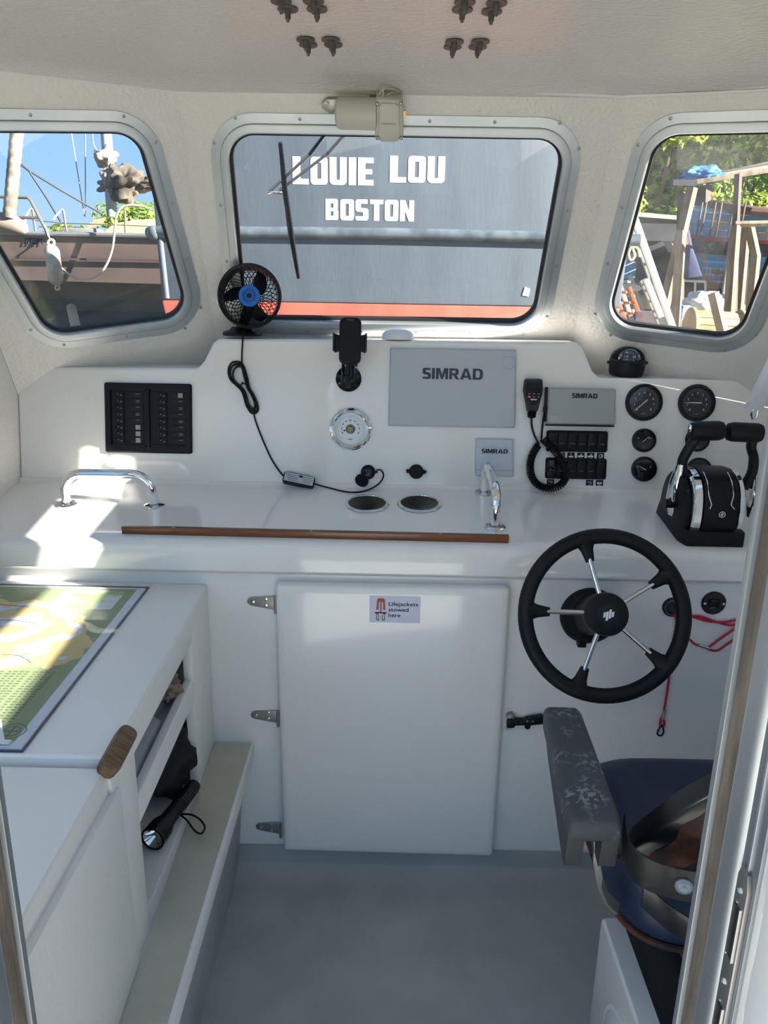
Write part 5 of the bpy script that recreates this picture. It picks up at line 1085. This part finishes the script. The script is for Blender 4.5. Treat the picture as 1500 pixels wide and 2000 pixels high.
# left background
for i, (x, y, h) in enumerate(((-42, 62, 3.6), (-33, 60, 4.2), (-25, 58, 3.4), (-17, 60, 4.4), (-9, 62, 3.8))):
    foliage('distant_tree', ['leftmost low tree on the far skyline', 'low tree on the skyline by the furled sail', 'low tree on the skyline left of the mast', 'low skyline tree behind the yacht mast', 'rightmost low skyline tree behind the yacht cabin'][i], (x, y, ZG+h*.55), (6.5, 2, h*.62), 1100, .5, lf2, seed=20+i, trunk=False, group='distant skyline trees')
p = aY(245, 415, 11); foliage('shrub', 'leafy green shrub showing behind the yacht cabin', (p.x+.1, 11, p.z-.12), (.42, .4, .26), 1400, .045, lf2, 'shrub', 41, True)
for i, (px, dx) in enumerate(((120, .9), (180, .8), (235, .6))):
    p = aY(px, 632, 13+i*.3); foliage('shrub', ['weedy shrub under the yacht left of the timber prop', 'weedy shrub under the yacht right of the prop', 'weedy shrub low beside the red painted stern'][i], (p.x, 13+i*.3, p.z-.2), (dx, .5, .40), 900, .08, lf2, 'shrub', 50+i, False)
# right background trees
for i, (px, py, Y, rx, rz) in enumerate(((1270, 350, 17, 1.9, 2.2), (1370, 310, 18, 2.2, 2.6), (1480, 330, 17, 2.2, 2.5), (1590, 330, 18, 2.2, 2.5), (1330, 180, 20, 3.0, 2.4), (1500, 170, 20, 3.0, 2.4))):
    p = aY(px, py, Y)
    foliage('broadleaf_tree', ['bright green tree nearest the window pillar', 'bright green tree behind the timber roof', 'bright green tree behind the blue hull', 'bright green tree at the right edge of the yard', 'taller tree rising behind the pillar side trees', 'taller tree rising behind the blue hull'][i], (p.x, Y, p.z), (rx, 1.3, rz), 15000, .085, lf1 if i % 2 == 0 else lf2, seed=i, group='boatyard trees')
# shed
def ar(px, py, Y): return aY(px, py, Y)
shd = mat('dark_shed_cladding', srgb(20, 23, 30), .7, var=srgb(30, 33, 40), vscale=6)
a, c = ar(1235, 425, 11), ar(1352, 436, 11.0)
sh = thing('dark_shed', 'dark open fronted shed behind the ladders', 'shed', T(a.x, 11, ZG)); ISh = T(-a.x, -11, -ZG)
xa, xc = a.x-.6, ar(1420, 436, 11).x
MB().box(((xa+xc)/2, 12.6, (ZG+c.z-.1)/2), (xc-xa, .1, c.z-.1-ZG)).build('back_wall', shd, sh, ISh)
for x in (xa, xc): MB().box((x, 11.9, (ZG+c.z-.1)/2), (.1, 1.5, c.z-.1-ZG)).build('side_wall', shd, sh, ISh)
MB().hexa([(xa-.1, 11, a.z+.06), (xc, 11, c.z), (xc, 12.7, c.z), (xa-.1, 12.7, a.z+.06), (xa-.1, 11, a.z+.12), (xc, 11, c.z+.05), (xc, 12.7, c.z+.05), (xa-.1, 12.7, a.z+.12)]).build('roof', mat('roof_sheet', srgb(140, 142, 140), .5), sh, ISh)
MB().box(((xa+xc)/2, 11.03, c.z-.12), (xc-xa, .03, .22)).build('fascia', shd, sh, ISh)
MB().tube([ar(1290, 440, 11.1), ar(1315, 488, 11.1)], .07, 4).build('brace', mat('grey_timber', srgb(150, 146, 138), .8), sh, ISh)
p = ar(1218, 545, 10.6); MB().box((p.x, 11.55, p.z-.03), (.6, 2.1, .05)).build('shelf', shd, sh, ISh); MB().box((p.x+.25, 10.7, (ZG+p.z)/2-.03), (.05, .05, p.z-ZG-.06)).build('shelf_leg', shd, sh, ISh)
# ladders
lad = mat('aluminium_ladder', srgb(158, 160, 156), .45, metal=.3); ladd = mat('ladder_hole', srgb(60, 58, 52), .6); orl = mat('orange_ladder', srgb(190, 78, 26), .5); tim = mat('grey_timber_post', srgb(130, 116, 96), .85, var=srgb(98, 86, 70), vscale=5, stretch=(3, 3, .5)); dkt = mat('dark_timber', srgb(74, 66, 58), .85)
def ladder(nm, label, top, bot, Y, wdt, sep, mt, n, hole=True):
    a, c = ar(*top, Y), ar(*bot, Y); r = thing(nm, label, 'ladder', T(*c), 'boatyard ladders'); I_ = T(*(-c)); d_ = c-a
    off = V((sep, .42, 0))
    for s_ in (0, 1):
        F = frame(a+off*s_, d_, (0, -1, 0)); rl_ = MB().box((d_.length/2, 0, 0), (d_.length, .03, wdt), F).build('stile', mt, r, I_, bevel=.004)
        if hole and s_ == 0:
            for k in range(n): MB().cyl((d_.length*(k+.5)/n, .0155, 0), (d_.length*(k+.5)/n, .020, 0), .018, .018, 8, F).build('rung_end', ladd, rl_, I_)
    for k in range(n):
        p = a+d_*((k+.5)/n); MB().cyl(p, p+off, .016, .016, 8).build('rung', mt, r, I_)
    return r
ladder('extension_ladder', 'long aluminium ladder leaning by the dark shed', (1238, 424), (1322, 665), 8.2, .075, .10, lad, 7)
ladder('extension_ladder', 'shorter aluminium ladder lying against the long one', (1261, 545), (1312, 672), 8.0, .065, .10, lad, 3)
ladder('step_ladder', 'orange ladder at the lower left of the right window', (1195, 560), (1236, 665), 8.6, .05, .30, orl, 5, False)
ladder('step_ladder', 'white ladder standing behind the orange ladder', (1203, 535), (1262, 705), 9.2, .05, .28, lad, 6, False)
def post(nm, label, pts, Y, w_, mt, cat='post', g=None):
    return tag(MB().tube([ar(*p, Y) for p in pts], w_, 4, sx=.7).build(nm, mt, smooth=0), label, cat, g)
post('timber_post', 'leaning timber post holding up the roof edge by the blue tarpaulin', [(1352, 366), (1303, 575), (1290, 640)], 8.8, .062, tim, g='boatyard timbers')
post('timber_post', 'upright timber post crossing the leaning one', [(1331, 450), (1318, 640), (1317, 690)], 8.6, .055, tim, g='boatyard timbers')
post('timber_post', 'tall timber prop in front of the blue hull', [(1436, 440), (1425, 600), (1420, 700)], 8.4, .060, tim, g='boatyard timbers')
post('timber_post', 'dark scaffold pole rising above the blue hull', [(1442, 340), (1437, 440), (1432, 640), (1430, 760)], 8.5, .040, dkt, g='boatyard timbers')
post('timber_post', 'timber prop between the two props by the hull', [(1458, 440), (1444, 600), (1440, 690)], 8.9, .052, tim, g='boatyard timbers')
post('timber_post', 'rightmost timber prop with a splayed foot', [(1462, 435), (1476, 500), (1466, 600), (1460, 690)], 8.6, .055, tim, g='boatyard timbers')
post('timber_post', 'short dark post under the left end of the timber roof', [(1332, 375), (1330, 430), (1327, 640)], 9.4, .05, dkt, g='boatyard timbers')
post('timber_post', 'dark post standing behind the hull bow', [(1375, 362), (1374, 400)], 9.8, .09, dkt, g='boatyard timbers')
post('timber_beam', 'horizontal timber tied across the hull props', [(1436, 438), (1510, 436)], 8.4, .030, tim, 'beam', 'boatyard timbers')
post('timber_plank', 'round pale log leaning on the cable drum', [(1393, 572), (1413, 655), (1418, 680)], 7.6, .055, mat('pale_log', srgb(150, 138, 120), .8), 'log')
rf = thing('timber_roof', 'ragged plank roof frame over the blue hull', 'roof', T(*ar(1430, 345, 9.0))); IR = T(*(-ar(1430, 345, 9.0)))
for k, (a, c, Y) in enumerate((((1316, 362), (1500, 332), 8.9), ((1320, 358), (1520, 325), 9.1), ((1345, 350), (1530, 318), 9.4), ((1390, 345), (1540, 312), 9.7))):
    p, q = ar(*a, Y), ar(*c, Y); F = frame(p, q-p, (0, 1, .1)); MB().box(((q-p).length/2, 0, 0), ((q-p).length, .22, .05), F).build('plank', [tim, mat('bleached_plank', srgb(142, 136, 124), .85), dkt, tim][k], rf, IR, bevel=.005)
MB().box(tuple(ar(1335, 358, 8.8)), (.25, .1, .06)).build('dark_wrap', shd, rf, IR)
tp_ = blob('blue_tarpaulin', mat('bright_blue_tarp', srgb(30, 102, 168), .5), ar(1375, 342, 8.9), .13, (1.7, .8, .6), .5, 2, seed=8); tag(tp_, 'crumpled bright blue tarpaulin on the timber roof', 'tarpaulin')
nv = mat('navy_tarp', srgb(24, 34, 80), .6); g = MB(); pts = [(1336, 448), (1346, 448), (1352, 480), (1372, 540), (1332, 545), (1334, 500)]
tag(MB().loft([[ar(*p, 9.1+dy) for p in pts] for dy in (0, .06, .12)]).build('navy_tarpaulin', nv, bevel=.02), 'navy blue tarpaulin hanging beside the leaning post', 'tarpaulin')
MB().loft([[ar(*p, 9.04+dy) for p in ((1335, 455), (1343, 462), (1345, 475), (1337, 480))] for dy in (0, .03)]).build('orange_patch', mat('orange_cloth', srgb(206, 92, 58), .7), None); bpy.context.view_layer.update()
o_ = bpy.data.objects['orange_patch']; o_.parent = bpy.data.objects['navy_tarpaulin']
# blue planked hull
bl = [mat('peeling_blue_paint', srgb(74, 124, 160), .7, var=srgb(130, 120, 108), vscale=4, vlo=.52, vhi=.62, vdet=8), mat('black_tarred_plank', srgb(48, 42, 42), .8, var=srgb(120, 110, 100), vscale=9, vlo=.6, vhi=.7), mat('bare_brown_plank', srgb(120, 92, 74), .85, var=srgb(92, 130, 160), vscale=6, vlo=.55, vhi=.62), mat('red_oxide_plank', srgb(146, 62, 54), .8)]
bh = thing('derelict_boat', 'derelict wooden hull with peeling blue planks behind the props', 'boat', T(*ar(1430, 560, 10))); IBH = T(*(-ar(1430, 560, 10)))
rows = [(398, 408, 0), (410, 424, 0), (426, 440, 0), (442, 456, 0), (457, 463, 3), (464, 478, 1), (479, 491, 1), (492, 505, 0), (506, 519, 0), (520, 532, 2), (533, 546, 2), (547, 562, 2), (563, 590, 1)]
for k, (y0, y1, mi_) in enumerate(rows):
    t = max(0, (k-4)/9); xs = [1352+34*t**1.2+(8 if k == 0 else 0)+i for i in (0, 10, 30, 60, 100, 150, 210)]
    r0, r1 = [], []
    for i, x in enumerate(xs):
        u = i/6; Y = 10.6-1.5*(1-(1-u)**2.2)+.8*t*(1-u)*.3; dy = 12*(1-u)**1.5*(0 if k > 8 else -.2)+14*u*(1-t)+dyoff if (dyoff := 0) else 16*u*(1-.6*t)-6*t*u
        r0.append(ar(x, y0+dy, Y)); r1.append(ar(x, y1+dy+.6, Y))
    n_ = len(xs); rings_ = [[r0[i], r1[i], r1[i]+V((0, .06, 0)), r0[i]+V((0, .06, 0))] for i in range(n_)]
    MB().loft(rings_).build('plank', bl[mi_], bh, IBH, smooth=40)
for i, x in enumerate((1366, 1374, 1392, 1404, 1428, 1450)): MB().tube(smoothpath([ar(x+6, 396, 9.5-.06*i*2), ar(x, 430, 9.4-.06*i*2), ar(x-6, 462, 9.5-.06*i*2)], 4), .012, 5).build('hull_rope', dkt, bh, IBH)
MB().tube([ar(1362, 394, 10.4), ar(1400, 400, 9.6), ar(1470, 412, 9.1), ar(1560, 418, 9.0)], .05, 8).build('rail_cap', mat('rotten_cap', srgb(110, 84, 72), .9), bh, IBH)
# yard clutter
def junk(nm, label, px, py, Y, sz, mt, cat, rz=.3): p = ar(px, py, Y); return tag(MB().box((0, 0, sz[2]/2), sz).build(nm, mt, None, T(p.x, Y, p.z) @ RZ(rz), bevel=.02), label, cat)
plat = tag(MB().box((ar(1310, 668, 8.9).x, 9.3, (ZG+.62)/2+.0), (3.4, 2.0, .62-ZG)).build('trailer_deck', mat('weathered_deck', srgb(110, 100, 86), .85, var=srgb(88, 80, 68), vscale=3), bevel=.02), 'weathered timber platform carrying the yard clutter', 'platform')
gz = .62
def onp(px, Y, z=gz): p = ar(px, 640, Y); return V((p.x, Y, z))
p = ar(1376, 597, 9.0); sk = blob('rubble_sack', mat('white_sack', srgb(180, 180, 178), .6), (p.x, 9.0, p.z), .19, (1.25, .8, .8), .3, 1.6, seed=3); tag(sk, 'bulging white builders sack beside the timber props', 'sack')
dr = thing('cable_drum', 'pale wooden drum lying on its side at the window sill', 'drum', T(*ar(1390, 640, 7.9))); IDr = T(*(-ar(1390, 640, 7.9)))
p, q = ar(1345, 640, 7.9), ar(1440, 645, 7.9); wdm = mat('pale_drum_wood', srgb(172, 148, 104), .7, var=srgb(150, 126, 88), vscale=4)
for k in range(14):
    a = pi*2*k/14; F = frame(p, q-p, (0, 0, 1)); MB().box(((q-p).length/2, .155*cos(a), .155*sin(a)), ((q-p).length, .03, .066), F @ T(0, 0, 0)).build('stave', wdm, dr, IDr, bevel=.004) if False else MB().box(((q-p).length/2, 0, .16), ((q-p).length, .070, .02), F @ RX(a)).build('stave', wdm, dr, IDr, bevel=.004)
for s_ in (0, 1): MB().lathe([(.0001, 0), (.20, 0), (.20, .03), (.0001, .03)], 28, frame(p+(q-p)*s_, (0, 1, 0), (0, 0, 1))).build('flange', wdm, dr, IDr)
p = ar(1262, 598, 9.6); junk('plastic_tub', 'dark tub with a yellow bottom in the shed mouth', 1252, 603, 9.8, (.26, .3, .16), mat('olive_tub', srgb(96, 96, 60), .6, var=srgb(170, 160, 90), vscale=3), 'tub')
junk('crate', 'pale grey plastic crate in front of the ladders', 1272, 648, 8.8, (.30, .25, .22), mat('pale_crate', srgb(196, 190, 190), .5, var=srgb(214, 170, 178), vscale=4), 'crate', .1)
junk('timber_offcut', 'brown timber offcut leaning on the clutter', 1330, 610, 9.2, (.45, .08, .05), mat('brown_offcut', srgb(164, 124, 84), .8), 'offcut', .2)
junk('water_bottle', 'blue and white bottle pack by the ladder foot', 1334, 625, 8.9, (.12, .1, .16), mat('blue_white_pack', srgb(200, 212, 226), .5, var=srgb(60, 110, 180), vscale=14), 'bottle pack')
junk('blue_box', 'small blue box hanging in the shed shadow', 1218, 545, 10.6, (.22, .2, .22), mat('blue_box_paint', srgb(50, 124, 176), .5), 'box')
tag(blob('rag_bundle', mat('pale_rag', srgb(200, 192, 176), .8), ar(1232, 562, 9.6), .07, (1.5, .8, .6), .5, 3, seed=9), 'pale bundle of rag tied near the white ladder', 'rag')
tag(MB().tube(smoothpath([ar(*p, 8.1) for p in ((1238, 455), (1235, 475), (1228, 495), (1232, 508), (1240, 500), (1236, 482), (1246, 486), (1250, 502))], 5), .012, 6).build('rope_hank', mat('cream_rope', srgb(206, 196, 160), .8)), 'hank of cream rope hanging on the long ladder', 'rope')
tr_ = thing('frame_trestle', 'white metal trestle frame under the hull', 'trestle', T(*ar(1356, 580, 9.5))); ITr = T(*(-ar(1356, 580, 9.5)))
for a, c in (((1335, 548), (1378, 550)), ((1335, 548), (1330, 700)), ((1358, 549), (1353, 700)), ((1378, 550), (1377, 700)), ((1332, 590), (1377, 590))): MB().tube([ar(*a, 9.5), ar(*c, 9.5)], .014, 6).build('bar', mat('trestle_white', srgb(206, 206, 200), .5) if a == (1335, 548) and c == (1378, 550) else bpy.data.materials['trestle_white'], tr_, ITr)
tag(MB().box((0, 0, 0), (.42, .04, 1.1)).build('white_board', mat('white_sheet', srgb(156, 158, 154), .6), None, T(*ar(1448, 560, 9.3)), bevel=.004), 'white sheet board propped behind the timber props', 'board')
